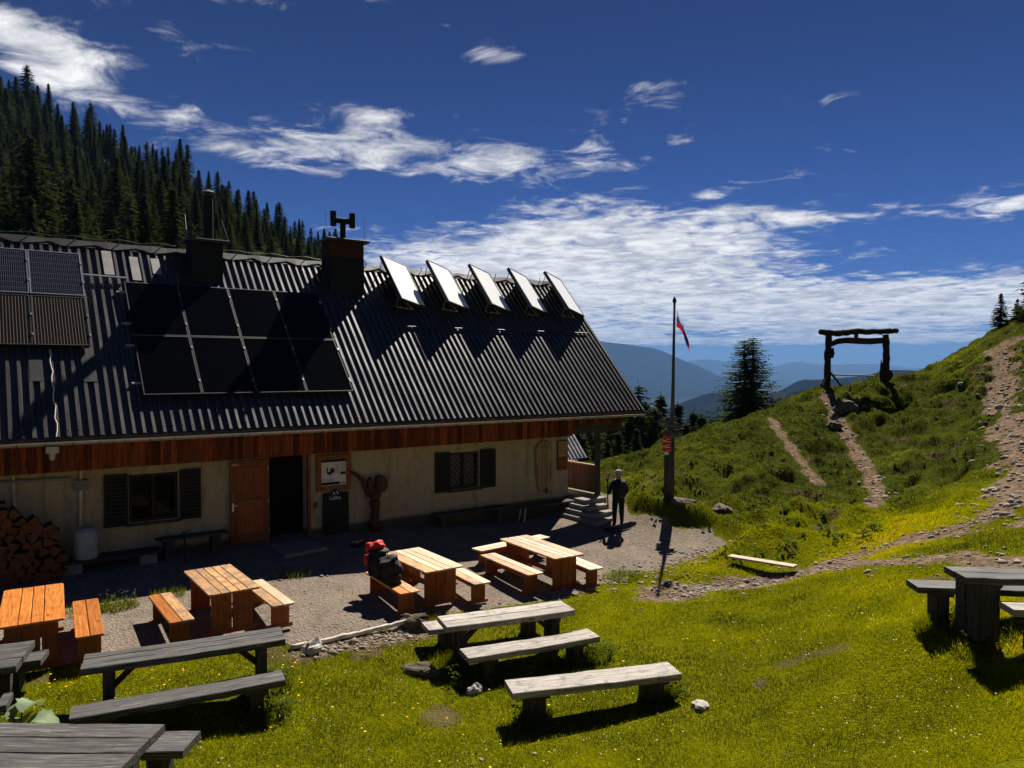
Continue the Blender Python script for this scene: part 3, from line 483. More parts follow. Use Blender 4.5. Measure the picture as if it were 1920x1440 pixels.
vr = ramp(nt, vo.outputs['Color'], [(0.1, (0.090, 0.072, 0.056)), (0.5, (0.195, 0.16, 0.128)), (0.93, (0.29, 0.24, 0.195)), (1.0, (0.38, 0.34, 0.28))])
grav_c = mixc(nt, 0.55, vr, ramp(nt, ns_, [(0.3, (0.12, 0.097, 0.077)), (0.5, (0.20, 0.16, 0.125)), (0.7, (0.28, 0.215, 0.155))]))
vo2 = nn(nt, 'ShaderNodeTexVoronoi', Scale=7.0); nt.links.new(v, vo2.inputs['Vector'])
path_c = mixc(nt, 0.5, ramp(nt, vo2.outputs['Color'], [(0.2, (0.075, 0.052, 0.034)), (0.6, (0.17, 0.12, 0.08)), (0.95, (0.30, 0.24, 0.18))]), ramp(nt, nf, [(0.35, (0.07, 0.046, 0.028)), (0.65, (0.23, 0.155, 0.10))]))
def edge(a, w): return ramp(nt, mth(nt, 'ADD', a, mth(nt, 'MULTIPLY', mth(nt, 'SUBTRACT', nm, 0.5), w)), [(0.42, (0, 0, 0)), (0.58, (1, 1, 1))])
ah = nn(nt, 'ShaderNodeAttribute', attribute_name='heath').outputs['Fac']
heath_c = mixc(nt, 0.5, ramp(nt, ns_, [(0.3, (0.030, 0.038, 0.008)), (0.55, (0.062, 0.070, 0.010)), (0.75, (0.10, 0.10, 0.014))]), ramp(nt, nf, [(0.35, (0.024, 0.030, 0.008)), (0.6, (0.066, 0.076, 0.012)), (0.8, (0.12, 0.11, 0.02))]))
grass_c = mixc(nt, ah, grass_c, heath_c)
c = mixc(nt, mth(nt, 'MULTIPLY', edge(ab, 0.9), 0.8), grass_c, (0.10, 0.072, 0.04))
c = mixc(nt, edge(ap, 0.9), c, path_c); c = mixc(nt, edge(ag, 0.7), c, grav_c)
nt.links.new(c, b.inputs['Base Color'])
bump(nt, b, mth(nt, 'ADD', mth(nt, 'MULTIPLY', nf, 0.7), mth(nt, 'MULTIPLY', vo.outputs['Distance'], 0.6)), 0.8, 0.05); M['ground'] = m

def sheet(name, co, faces, mat, attrs=None, smooth=True, label=None):
    used = np.unique(faces); remap = np.full(len(co), -1); remap[used] = np.arange(len(used))
    f = remap[faces]; me = bpy.data.meshes.new(name)
    me.vertices.add(len(used)); me.vertices.foreach_set('co', co[used].astype(np.float32).ravel())
    me.loops.add(f.size); me.loops.foreach_set('vertex_index', f.ravel().astype(np.int32))
    me.polygons.add(len(f)); me.polygons.foreach_set('loop_start', np.arange(0, f.size, f.shape[1]).astype(np.int32)); me.polygons.foreach_set('loop_total', np.full(len(f), f.shape[1], np.int32))
    if attrs:
        for k, a in attrs.items(): at = me.attributes.new(k, 'FLOAT', 'POINT'); at.data.foreach_set('value', np.asarray(a).ravel()[used].astype(np.float32))
    me.materials.append(mat); me.update(calc_edges=True); me.validate()
    if smooth: me.polygons.foreach_set('use_smooth', [True] * len(me.polygons))
    return link(name, me)
AT = {'gravel': np.maximum(a_grav, 0), 'path': np.maximum(a_path, a_strip * 0.9), 'bare': bare, 'heath': hillmask(GX, GY) * sstep(19, 25, 0.585 * GX + 0.811 * GY)}
fg = AT['gravel'].ravel()[quads].mean(1) > 0.5; fp = (a_path.ravel()[quads].mean(1) > 0.5) & ~fg
for nme, sel, lb in (('meadow_ground', ~fg & ~fp, 'green meadow and lawn sloping up to the gate'), ('gravel_courtyard', fg, 'grey gravel courtyard in front of the hut'), ('dirt_path', fp, 'stony dirt paths running up the meadow')):
    tag(sheet(nme, co, quads[sel], M['ground'], AT), kind='structure', label=lb)

# forested slope behind the hut
HPW = tps_fit(HP, 1.0)
uu = np.linspace(-620, 1160, 90); dd = np.concatenate([np.linspace(48, 120, 20), np.linspace(126, 380, 60)])
UU, DD = np.meshgrid(uu, dd); HX = CF[0] * DD + CR[0] * (UU - 960) / 1387 * DD; HY = CF[1] * DD + CR[1] * (UU - 960) / 1387 * DD
HZ = tps(HPW, HX, HY) + 5 * fbm(HX * 0.03, HY * 0.03, 2, 4) - 1.0
m, nt, b = new_mat('forest_floor', 0.95, 0.0); g = noise(nt, coords(nt, (0.05, 0.05, 0.12)), 2.0, 7, 0.65)
nt.links.new(ramp(nt, g, [(0.3, (0.012, 0.016, 0.008)), (0.55, (0.03, 0.036, 0.016)), (0.68, (0.05, 0.05, 0.035)), (0.75, (0.16, 0.15, 0.135))]), b.inputs['Base Color']); bump(nt, b, g, 1.0, 2.0); M['forestfloor'] = m
ii = np.arange(HX.size).reshape(HX.shape)
tag(sheet('forested_hillside', np.stack([HX.ravel(), HY.ravel(), HZ.ravel()], 1), np.stack([ii[:-1, :-1], ii[:-1, 1:], ii[1:, 1:], ii[1:, :-1]], -1).reshape(-1, 4), m), kind='structure', label='steep dark hillside under the spruce forest')

# valley floor to the horizon
rr = np.concatenate([np.linspace(44, 400, 30), np.geomspace(430, 41000, 70)]); tt = np.linspace(0, 2 * math.pi, 181)
RR, TT = np.meshgrid(rr, tt); VX, VY = RR * np.cos(TT), RR * np.sin(TT)
VZ = -13 - 0.26 * np.minimum(RR - 44, 420) - 330 * sstep(400, 7000, RR) + 26 * fbm(VX / 600, VY / 600, 8, 4) * sstep(200, 1500, RR)
ii = np.arange(VX.size).reshape(VX.shape)
m, nt, b = new_mat('valley_land', 0.95, 0.0); g = noise(nt, coords(nt, (0.0006,) * 3), 1.0, 8, 0.7)
nt.links.new(ramp(nt, g, [(0.40, (0.008, 0.013, 0.006)), (0.60, (0.02, 0.027, 0.012)), (0.68, (0.12, 0.11, 0.07)), (0.74, (0.22, 0.21, 0.17))]), b.inputs['Base Color']); M['valley'] = m
tag(sheet('valley_floor', np.stack([VX.ravel(), VY.ravel(), VZ.ravel()], 1), np.stack([ii[:-1, :-1], ii[:-1, 1:], ii[1:, 1:], ii[1:, :-1]], -1).reshape(-1, 4), m), kind='structure', label='hazy valley floor far below the meadow')

# distant ridges
m, nt, b = new_mat('mountain_forest', 0.95, 0.0); g = noise(nt, coords(nt, (0.0012,) * 3), 1.0, 8, 0.7)
nt.links.new(ramp(nt, g, [(0.35, (0.003, 0.004, 0.004)), (0.6, (0.008, 0.008, 0.007)), (0.75, (0.016, 0.013, 0.011))]), b.inputs['Base Color']); M['mountain'] = m
def ridge(name, pts, base, label, amp):
    P = np.array(pts, float); s = np.concatenate([[0], np.cumsum(np.hypot(*np.diff(P[:, :2], axis=0).T))]); n = 220
    q = np.linspace(0, s[-1], n); X = np.interp(q, s, P[:, 0]); Y = np.interp(q, s, P[:, 1]); Z = np.interp(q, s, P[:, 2])
    k = np.ones(7) / 7; Z = np.convolve(np.pad(Z, 3, 'edge'), k, 'valid')
    d = np.hypot(X, Y); Z = Z + amp * d * fbm(q / d.mean() * 22, q * 0, len(name), 5, 0.55)
    rows = []
    for j in np.linspace(-1, 1, 41):      # -1 behind, +1 in front
        w = 0.22 * d * abs(j); f = 1 - j * 0.22; z = base + (Z - base) * (1 - abs(j)) ** 1.25
        z = z + amp * 3.5 * d * fbm(q / d.mean() * 30, np.full(n, j * 6 + 3), 3 + len(name), 4) * (1 - abs(j)) * min(1, abs(j) * 6)
        rows.append(np.stack([X * f, Y * f, z], 1))
    co_ = np.concatenate(rows); ii = np.arange(len(co_)).reshape(41, n)
    tag(sheet(name, co_, np.stack([ii[:-1, :-1], ii[:-1, 1:], ii[1:, 1:], ii[1:, :-1]], -1).reshape(-1, 4), M['mountain']), kind='structure', label=label)
ridge('mountain_range', CREST['big'], -420, 'large blue mountain across the valley', 0.0022)
ridge('distant_mountains', CREST['far'], -420, 'faint blue ridge along the horizon', 0.0016)
ridge('wooded_hills', CREST['mid'], -380, 'dark wooded hills below the gate', 0.0040)
ridge('wooded_knoll', CREST['near'], -330, 'dark rounded knoll left of the gate', 0.0030)

# ---------------------------------------------------------------- the hut
EY, EZ, RY, RZ = 17.2, 2.9, 21.43, 7.40; SL = (RZ - EZ) / (RY - EY); PA = math.atan(SL)
X0, X1, WY, WX = -3.2, 17.67, 18.2, 15.35
def roofz(y): return EZ + SL * (y - EY)
RN = Vector((0, -math.sin(PA), math.cos(PA))); RD = Vector((0, math.cos(PA), math.sin(PA)))   # roof normal, up-slope
hut = empty('mountain_hut', (6, WY, 0), 0, 'long plastered alpine hut with a dark ribbed metal roof', 'hut')
def hb(mb, name, mats, par=None, smooth=False):
    o = mb.build(name, mats, par or hut, smooth)
    if par is None: o.location = (-6, -WY, 0)
    return o
# ribbed roof, both slopes
def ribbed(x0, x1, pitch, h, place, wt_=0.085, sl=0.016):
    mb = MB(); prof = []; x = x0
    while x < x1:
        jit = random.uniform(-.006, .006)
        prof += [(x, 0), (x + pitch - wt_ - 2 * sl + jit, 0), (x + pitch - wt_ - sl + jit, h), (x + pitch - sl, h)]; x += pitch
    prof.append((x, 0)); n = len(prof); NS = 14
    vs = []
    for k in range(NS + 1):
        for (px, ph) in prof: vs.append(place(px, k / NS, ph + (.006 if k <= NS // 2 else 0) + 0.004 * math.sin(px * 3.1 + k * 1.7)))
    fs = [(k * n + i, k * n + i + 1, (k + 1) * n + i + 1, (k + 1) * n + i) for k in range(NS) for i in range(n - 1)]
    mb.add(vs, fs); return mb
LS = math.hypot(RY - EY, RZ - EZ)
def place_f(x, t, h): p = Vector((x, EY, EZ)) + RD * (LS * t) + RN * h; return tuple(p)
roof = hb(ribbed(X0, X1 - 0.02, 0.196, 0.046, place_f, .058), 'roof', M['roof'])
mb = MB(); xq = X0 + .196 - .016 - .029
while xq < X1 - .1:
    for t_ in (.03, .27, .5, .52, .75, .96):
        if random.random() < .8: mb.box(Vector((xq, EY, EZ)) + RD * (LS * t_) + RN * .051, (.016, .016, .012), Matrix.Rotation(PA, 3, 'X'))
    xq += .196
tag(hb(mb, 'roof_screws', M['alu']), kind='stuff')
BN = Vector((0, math.sin(PA), math.cos(PA))); BD = Vector((0, math.cos(PA), -math.sin(PA)))
def place_b(x, t, h): p = Vector((x, RY, RZ)) + BD * (LS * t) + BN * h; return tuple(p)
mbb = ribbed(X0, X1 - 0.02, 0.196, 0.046, place_b, .058); mbb.f = [f[::-1] if False else f for f in mbb.f]; hb(mbb, 'rear_roof', M['roof'])
# deck boards under the sheet (soffit) and verge boards
mb = MB()
for s_, N_, D_, o_ in ((1, RN, RD, Vector((0, EY, EZ))), (-1, BN, BD, Vector((0, RY, RZ)))):
    a = o_ - N_ * 0.02; bb = a + D_ * LS; c_ = bb - N_ * 0.08; d_ = a - N_ * 0.08
    q = [(X0, *p[1:]) for p in (a, bb, c_, d_)] + [(X1 - .02, *p[1:]) for p in (a, bb, c_, d_)]
    mb.add(q, [(0, 1, 2, 3), (7, 6, 5, 4), (0, 4, 5, 1), (1, 5, 6, 2), (2, 6, 7, 3), (3, 7, 4, 0)])
hb(mb, 'soffit', M['darkpost_x'])
mb = MB()
for N_, D_, o_ in ((RN, RD, Vector((X1 - .01, EY - .02, EZ - .02))), ):
    a = o_ + N_ * 0.055; bb = a + D_ * LS; w = Vector((0.05, 0, 0)); h = N_ * -0.16
    q = [tuple(p) for p in (a, bb, bb + h, a + h, a + w, bb + w, bb + h + w, a + h + w)]
    mb.add(q, [(0, 1, 2, 3), (7, 6, 5, 4), (0, 4, 5, 1), (1, 5, 6, 2), (2, 6, 7, 3), (3, 7, 4, 0)])
hb(mb, 'verge_trim', M['darkmetal'])
# ridge cap, lightning wire on little stands
mb = MB(); xr = X0
for (o1, o2) in ((-0.16, 0.0), (0.0, 0.16)):
    pass
k = 0.17; vs = []; fs = []; nseg = 60
for i in range(nseg + 1):
    x = X0 + (X1 - X0) * i / nseg; w = 0.012 * math.sin(i * 2.3)
    p = Vector((x, RY, RZ)); a = p - RD * k + RN * 0.055; c_ = p + BD * k + BN * 0.055; t = p + Vector((0, 0, 0.10 + w))
    vs += [tuple(a), tuple(t), tuple(c_)]
for i in range(nseg): fs += [(3 * i, 3 * i + 3, 3 * i + 4, 3 * i + 1), (3 * i + 1, 3 * i + 4, 3 * i + 5, 3 * i + 2)]
mb.add(vs, fs); rc = hb(mb, 'ridge_cap', M['darkmetal'])
mb = MB(); pts = []
xx = np.arange(X0 + .3, X1 - .2, 0.98)
for i, x in enumerate(xx):
    mb.tube([(x, RY, RZ + .08), (x, RY, RZ + .2)], 0.012, 5)
    pts += [(x, RY, RZ + .2), (x + .49, RY, RZ + .15)]
mb.tube(pts, 0.007, 5); hb(mb, 'lightning_wire', M['darkmetal'])
# snow-guard strip boards: flat cover plates on the sheet
for (x, y, w, l) in ((2.65, 20.95, .22, .9), (3.25, 20.85, .2, .9), (3.75, 20.95, .2, .6), (.98, 18.5, .24, .8), (1.95, 18.55, .26, 1.0)):
    p = Vector((x, y, roofz(y))) + RN * 0.052; mb = MB()
    r_ = Matrix.Rotation(PA, 3, 'X'); mb.box(p, (w, l, 0.01), r_); hb(mb, 'cover_plate', M['gutter' if y > 20 else 'darkmetal'])
# gutter + brackets + funnel
mb = MB(); n = 8; vs = []; fs = []
gx = np.linspace(X0, X1 + .02, 40)
for x in gx:
    zz = EZ - .06 - .004 * (x - X0) * 0.5
    for j in range(n + 1):
        a = math.pi + math.pi * j / n; vs.append((x, EY - .085 + .075 * math.cos(a), zz + .075 * math.sin(a)))
    for j in range(n, -1, -1):
        a = math.pi + math.pi * j / n; vs.append((x, EY - .085 + .069 * math.cos(a), zz + .069 * math.sin(a)))
nn_ = 2 * (n + 1)
for i in range(len(gx) - 1):
    for j in range(nn_): fs.append((i * nn_ + j, (i + 1) * nn_ + j, (i + 1) * nn_ + (j + 1) % nn_, i * nn_ + (j + 1) % nn_))
mb.add(vs, fs); gut = hb(mb, 'gutter', M['gutter'], smooth=False)
for x in np.arange(0.1, X1, 0.47):
    mb = MB(); zz = EZ - .06 - .002 * (x - X0)
    mb.tube([(x, EY + .03, EZ + .01), (x, EY - .0, zz + .01)] + [(x, EY - .085 + .082 * math.cos(a), zz + .082 * math.sin(a)) for a in np.linspace(0, -math.pi, 7)], 0.007, 4); hb(mb, 'gutter_bracket', M['darkmetal'])
mb = MB(); mb.slab([(p[0], p[1]) for p in rrect(1.05, EY - .17, 1.27, EY - .01)], 2.62, 2.75); mb.tube([(1.16, EY - .09, 2.64), (1.16, EY - .09, 2.48)], [.075, .045], 10); hb(mb, 'rain_hopper', M['gutter'])
# fascia boards
x = -1.6; FB = []
while x < 17.0:
    w = random.choice((.09, .11, .12, .13, .15, .17)); FB.append((x, min(x + w, 17.0))); x += w
for (a, c_) in FB:
    mid = (a + c_) / 2
    zb = 2.20 - 0.0 if mid < 14.9 else (2.20 + 0.33 * min(1, (mid - 14.9) / 0.22) ** .5 if mid < 15.12 else 2.53)
    y = 17.40 + random.uniform(-.006, .006); mb = MB(); mb.box((mid, y + .012, (zb + 2.83) / 2), (c_ - a - .006, .024, 2.83 - zb)); hb(mb, 'fascia_board', M['fascia'])
mb = MB(); mb.box((7.7, 17.45, 2.5), (18.6, .03, .5)); mb.box((7.7, 17.47 + .36, 2.30), (18.4, .70, .03)); hb(mb, 'fascia_backing', M['darkpost_x'])
# walls with openings
OPEN = [(5.74, 6.73, -0.4, 2.12), (2.66, 3.68, .86, 1.93), (10.92, 11.92, .80, 1.86)]
xsW = sorted({X0 + .3, WX, *[o[0] for o in OPEN], *[o[1] for o in OPEN]}); zsW = sorted({-.6, 2.35, *[o[2] for o in OPEN], *[o[3] for o in OPEN]})
mb = MB()
for xa, xb in zip(xsW[:-1], xsW[1:]):
    for za, zb in zip(zsW[:-1], zsW[1:]):
        if any(o[0] - 1e-6 <= xa and xb <= o[1] + 1e-6 and o[2] - 1e-6 <= za and zb <= o[3] + 1e-6 for o in OPEN): continue
        mb.add([(xa, WY, za), (xb, WY, za), (xb, WY, zb), (xa, WY, zb)], [(0, 1, 2, 3)])
for (a, c_, e, g_) in OPEN:
    D = .34; q = [(a, WY, e), (c_, WY, e), (c_, WY, g_), (a, WY, g_), (a, WY + D, e), (c_, WY + D, e), (c_, WY + D, g_), (a, WY + D, g_)]
    mb.add(q, [(0, 3, 7, 4), (1, 5, 6, 2), (0, 4, 5, 1), (3, 2, 6, 7)])
# gable wall + rear wall
gy = RY + (RY - WY)
mb.add([(WX, WY, -.6), (WX, gy, -.6), (WX, gy, 2.3), (WX, WY, 2.3)], [(0, 1, 2, 3)])
mb.add([(WX, WY, 2.3), (WX, gy, 2.3), (WX, gy, 3.75), (WX, RY, 7.2), (WX, WY, 3.75)], [(0, 1, 2, 3, 4)])
mb.add([(X0 + .3, gy, -.6), (WX, gy, -.6), (WX, gy, 3.7), (X0 + .3, gy, 3.7)], [(3, 2, 1, 0)])
mb.add([(X0 + .3, WY, -.6), (X0 + .3, gy, -.6), (X0 + .3, gy, 3.75), (X0 + .3, RY, 7.2), (X0 + .3, WY, 3.75)], [(4, 3, 2, 1, 0)])
hb(mb, 'wall', M['plaster'])
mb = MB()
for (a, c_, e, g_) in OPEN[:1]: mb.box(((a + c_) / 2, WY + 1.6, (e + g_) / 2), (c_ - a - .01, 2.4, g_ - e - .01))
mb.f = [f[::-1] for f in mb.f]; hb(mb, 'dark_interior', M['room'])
# door: frame, open leaf lying against the wall
mb = MB()
for x in (5.71, 6.76): mb.box((x, WY - .01, .86), (.07, .10, 2.58))
mb.box((6.235, WY - .01, 2.15), (1.12, .10, .07)); hb(mb, 'door_frame', M['doorwood'])
mb = MB(); mb.box((5.26, WY - .07, 1.08), (.90, .05, 1.98)); door = hb(mb, 'door', M['doorwood'])
for (za, zb) in ((1.22, 1.92), (.30, 1.12)):
    mb = MB(); mb.plate(rrect(4.95, za, 5.57, zb), WY - .115, WY - .096, .012); o = mb.build('door_panel', M['red_z'], door)
mb = MB(); mb.box((4.87, WY - .105, .98), (.035, .012, .2)); mb.tube([(4.87, WY - .11, 1.02), (4.87, WY - .16, 1.02), (4.97, WY - .16, 1.02)], .01, 6); mb.build('handle', M['alu'], door)
for z in (.35, 1.05, 1.85): mb = MB(); mb.tube([(5.715, WY - .1, z - .04), (5.715, WY - .1, z + .04)], .013, 6); mb.build('hinge', M['steel'], door)
mb = MB(); mb.tube([(4.85, WY - .1, 1.99), (5.0, WY - .1, 1.985)], .012, 6); mb.build('door_closer', M['alu'], door)
# windows
def window(a, c_, e, g_, sh, lattice):
    mb = MB(); t = .07; y = WY + .10
    for (x0, x1, z0, z1) in ((a, a + t, e, g_), (c_ - t, c_, e, g_), (a + t, c_ - t, e, e + t), (a + t, c_ - t, g_ - t, g_), ((a + c_) / 2 - .035, (a + c_) / 2 + .035, e + t, g_ - t)):
        mb.box(((x0 + x1) / 2, y, (z0 + z1) / 2), (x1 - x0, .07, z1 - z0))
    w = hb(mb, 'window', M['black'] if not lattice else M['carvedark'])
    for (x0, x1) in ((a + t, (a + c_) / 2 - .035), ((a + c_) / 2 + .035, c_ - t)):
        mb = MB(); mb.box(((x0 + x1) / 2, y + .01, (e + g_) / 2), (x1 - x0, .012, g_ - e - 2 * t)); mb.build('pane', M['glass'], w)
        if not lattice: mb = MB(); mb.box(((x0 + x1) / 2, y + .06, (e + g_) / 2), (x1 - x0 - .01, .01, g_ - e - 2 * t)); mb.build('unlit_room_sheet', M['room'], w)  # near-black sheet added behind the glass to stand for the unlit room
        if lattice:
            mb = MB(); cw = x1 - x0; ch = g_ - e - 2 * t; zc = e + t
            curt = []; 
            mb.box(((x0 + x1) / 2, y + .06, zc + ch / 2), (cw - .01, .01, ch)); mb.build('curtain', M['lace'], w)
    if lattice:
        mb = MB(); W_, H_ = c_ - a, g_ - e; st = .16
        k = -H_
        while k < W_:
            for sgn in (1, -1):
                p = []
                for q in (0, H_):
                    xx_ = k + q if sgn > 0 else W_ - k - q
                    p.append((xx_, q))
                (xa, za), (xb, zb) = p
                def clip(x1_, z1_, x2_, z2_):
                    t0, t1 = 0.0, 1.0; dx = x2_ - x1_
                    for lo, hi, o_, d_ in ((0, W_, x1_, dx),):
                        ta, tb = (lo - o_) / d_, (hi - o_) / d_
                        if ta > tb: ta, tb = tb, ta
                        t0, t1 = max(t0, ta), min(t1, tb)
                    return (x1_ + dx * t0, z1_ + (z2_ - z1_) * t0, x1_ + dx * t1, z1_ + (z2_ - z1_) * t1) if t0 < t1 else None
                c4 = clip(xa, za, xb, zb)
                if c4: mb.tube([(a + c4[0], WY + .02 + .012 * sgn, e + c4[1]), (a + c4[2], WY + .02 + .012 * sgn, e + c4[3])], .009, 4)
            k += st
        mb.build('lattice_grille', M['black'], w)
    mb = MB(); mb.box(((a + c_) / 2, WY - .03, e - .04), (c_ - a + .12, .14, .05)); mb.build('sill', M['darkpost_x'], w)
    for (s0, s1) in sh:
        mb = MB(); mb.box(((s0 + s1) / 2, WY - .05, (e + g_) / 2 + .0), (s1 - s0, .045, g_ - e + .08)); s_ = hb(mb, 'shutter', M['black'])
        for zz in np.linspace(e + .06, g_ - .06, 12): mb = MB(); mb.box(((s0 + s1) / 2, WY - .075, zz), (s1 - s0 - .1, .012, .05), Matrix.Rotation(.5, 3, 'X')); mb.build('slat', M['black'], s_)
M['lace'] = plain('lace_curtain', (0.42, 0.42, 0.42), 0.9, 0.1, 0, 0.75, 22)
window(*OPEN[1], [(2.17, 2.64), (3.70, 4.16)], False)
window(*OPEN[2], [(10.42, 10.90), (11.94, 12.48)], True)
# porch at the gable end
mb = MB(); mb.box((16.0, 17.52, 1.35), (.13, .13, 2.5)); hb(mb, 'porch_post', M['darkpost_z'])
mb = MB(); mb.box((15.75, 19.3, .0), (.78, 3.6, .5)); hb(mb, 'porch_floor', M['concrete'])
rl = MB(); rl.box((16.06, 19.3, 1.16), (.10, 3.5, .05)); rail = hb(rl, 'porch_railing', M['doorwood'])
for i in range(17):
    mb = MB(); mb.box((16.06, 17.70 + i * .2, .71), (.024, .19, .84)); mb.build('board', M['rail'], rail)
st = [(14.50, 15.55, 15.95, 16.30, -.17), (14.66, 15.62, 16.30, 16.65, -.03), (14.82, 15.70, 16.65, 17.0, .11), (15.0, 15.93, 17.0, 17.5, .25)]
for (a, c_, e, g_, z) in st:
    mb = MB(); mb.slab(rrect(a, e, c_, 17.5, (.02, .02, 0, 0), 2), -.7, z, .012); hb(mb, 'step', M['concrete'])
# chimneys
def chimney(xa, xb, ya, yb, zt, brick_from):
    zb = roofz(ya) - .5; mb = MB(); mb.box(((xa + xb) / 2, (ya + yb) / 2, (zb + brick_from) / 2), (xb - xa, yb - ya, brick_from - zb)); c = hb(mb, 'chimney', M['soot'])
    return c
c1 = chimney(4.56, 5.34, 20.62, 21.32, 7.6, 7.62)
mb = MB(); mb.slab(rrect(4.40, 20.46, 5.48, 21.48), 7.62, 7.69, .01); mb.build('cap_slab', M['darkmetal'], c1)
mb = MB(); mb.tube([(5.06, 20.97, 7.68), (5.06, 20.97, 8.92)], .125, 16); fl = mb.build('flue_pipe', M['soot'], c1)
mb = MB(); mb.tube([(5.06, 20.97, 9.0), (5.06, 20.97, 9.09)], [.22, .02], 16); mb.tube([(5.06, 20.97, 8.9), (5.06, 20.97, 9.01)], .09, 12); mb.build('rain_cap', M['darkmetal'], c1)
mb = MB()
for p, q in (((4.42, 20.5, 7.68), (4.46, 20.9, 8.35)), ((5.46, 20.5, 7.68), (5.38, 20.9, 8.3))): mb.tube([p, q], .007, 4)
mb.build('guy_wire', M['steel'], c1)
c2 = chimney(8.33, 9.36, 20.52, 21.25, 8.0, 7.55)
bx0, bx1, by0, by1 = 8.33, 9.36, 20.52, 21.25; row = 0; z = 7.56
while z < 7.99:
    off = .13 if row % 2 else 0
    for (p0, p1, fx) in (((bx0, by0), (bx1, by0), 'x'), ((bx0, by1 - .11), (bx1, by1 - .11), 'x')):
        x = p0[0] - off
        while x < p1[0] - .01:
            xa, xb = max(x, bx0), min(x + .25, bx1)
            if xb - xa > .03: mb = MB(); mb.box(((xa + xb) / 2, p0[1] + .055 + random.uniform(-.004, .004), z + .03), (xb - xa - .012, .11, .062)); mb.build('brick', M['brick'], c2)
            x += .26
    for fx in (bx0 + .055, bx1 - .055):
        y = by0 + .12
        while y < by1 - .13: mb = MB(); mb.box((fx, y + .12, z + .03), (.11, .235, .062)); mb.build('brick', M['brick'], c2); y += .25
    z += .074; row += 1
mb = MB(); mb.box(((bx0 + bx1) / 2, (by0 + by1) / 2, 7.77), (bx1 - bx0 - .06, by1 - by0 - .06, .44)); mb.build('mortar_core', M['soot'], c2)
mb = MB(); mb.slab(rrect(bx0 - .13, by0 - .13, bx1 + .13, by1 + .13), 8.0, 8.08, .01); mb.build('cap_slab', M['darkmetal'], c2)
mb = MB(); cx, cy = 8.86, 20.9
mb.tube([(cx, cy, 8.07), (cx, cy, 8.62)], .085, 14); mb.tube([(cx - .3, cy, 8.68), (cx + .3, cy, 8.68)], .085, 14)
for s in (-1, 1): mb.tube([(cx + s * .3, cy, 8.50), (cx + s * .3, cy, 8.93)], .09, 14)
mb.build('wind_cowl', M['soot'], c2)
for (x, z1) in ((8.22, 8.85), (9.42, 8.78)): mb = MB(); mb.tube([(x, 20.6, 8.05), (x, 20.62, z1)], .008, 4); mb.build('lightning_rod', M['steel'], c2)
# wall pipes
mb = MB(); mb.tube([(X0 + .4, WY - .06, 2.03), (1.52, WY - .06, 1.96)], .035, 8); mb.tube([(1.76, WY - .06, 2.3), (1.74, WY - .06, 1.9)], .04, 8); mb.tube([(1.74, WY - .06, 1.72), (1.72, WY - .06, .95)], .042, 8); mb.tube([(.55, WY - .04, 2.15), (.55, WY - .04, .6)], .035, 8); hb(mb, 'downpipe', M['gutter'])
mb = MB(); mb.slab(rrect(1.60, WY - .14, 1.86, WY - .005), 1.70, 1.92, .01); hb(mb, 'junction_box', M['concrete'])
mb = MB(); mb.box((6.93, WY - .02, .80), (.11, .03, .15)); hb(mb, 'wall_switch_box', M['doorwood'])
# ---------------------------------------------------------------- solar panels on the roof
def roof_frame(x, y, off):
    """matrix: local x along the eave, y up the slope, z off the roof"""
    p = Vector((x, y, roofz(y))) + RN * off
    return Matrix.Translation(p) @ Matrix.Rotation(PA, 4, 'X')
cs = math.cos(PA)
def solar(x, y, w, l, glass, label, group, clamps):
    o = empty('solar_module', label=label, cat='solar panel', group=group); o.matrix_world = roof_frame(x, y, .12)
    mb = MB(); t = .022
    for (a, b_, c_, d_) in ((0, w, 0, t), (0, w, l - t, l), (0, t, t, l - t), (w - t, w, t, l - t)): mb.box(((a + b_) / 2, (c_ + d_) / 2, 0), (b_ - a, d_ - c_, .04))
    mb.build('frame', M['alu'] if glass == 'pvblue' else M['black'], o)
    mb = MB(); mb.box((w / 2, l / 2, .0), (w - 2 * t, l - 2 * t, .026)); mb.build('glass', M[glass], o)
    for f in clamps:
        mb = MB(); mb.box((w + .006, l * f, .018), (.035, .06, .035)); mb.build('clamp', M['alu'], o)
    return o
pw, pl = 1.225, (20.43 - 17.88) / cs / 2
cn = ('first', 'second', 'third', 'fourth')
for r in range(2):
    for c in range(4):
        solar(2.92 + c * pw, 17.88 + r * pl * cs, pw - .02, pl - .02, 'pvblack', f"black solar panel in the {'upper' if r else 'lower'} row, {cn[c]} from the left of eight", 'black solar array on the roof', (.22, .8))
# mounting rails of the black array
rk = empty('mounting_rack', label='thin aluminium rails holding the eight black solar panels', cat='rack')
for y in (18.15, 18.95, 19.45, 20.2): mb = MB(); p = Vector((0, y, roofz(y))) + RN * .075; mb.box((5.3, p.y, p.z), (5.15, .04, .04), Matrix.Rotation(PA, 3, 'X')); mb.build('rail', M['alu'], rk)
for c in range(1, 4):
    a = Vector((2.91 + c * pw, 17.9, roofz(17.9))) + RN * .125; b_ = Vector((2.91 + c * pw, 20.4, roofz(20.4))) + RN * .125
    mb = MB(); mb.tube([a, b_], .010, 4); mb.build('rail', M['alu'], rk)
mb = MB(); a = Vector((2.9, 19.15, roofz(19.15))) + RN * .13; mb.tube([a, a + Vector((4.92, .01, .01))], .008, 4); mb.build('rail', M['alu'], rk)
lw, ll, l2 = 1.09, (21.07 - 20.02) / cs, (19.98 - 18.90) / cs
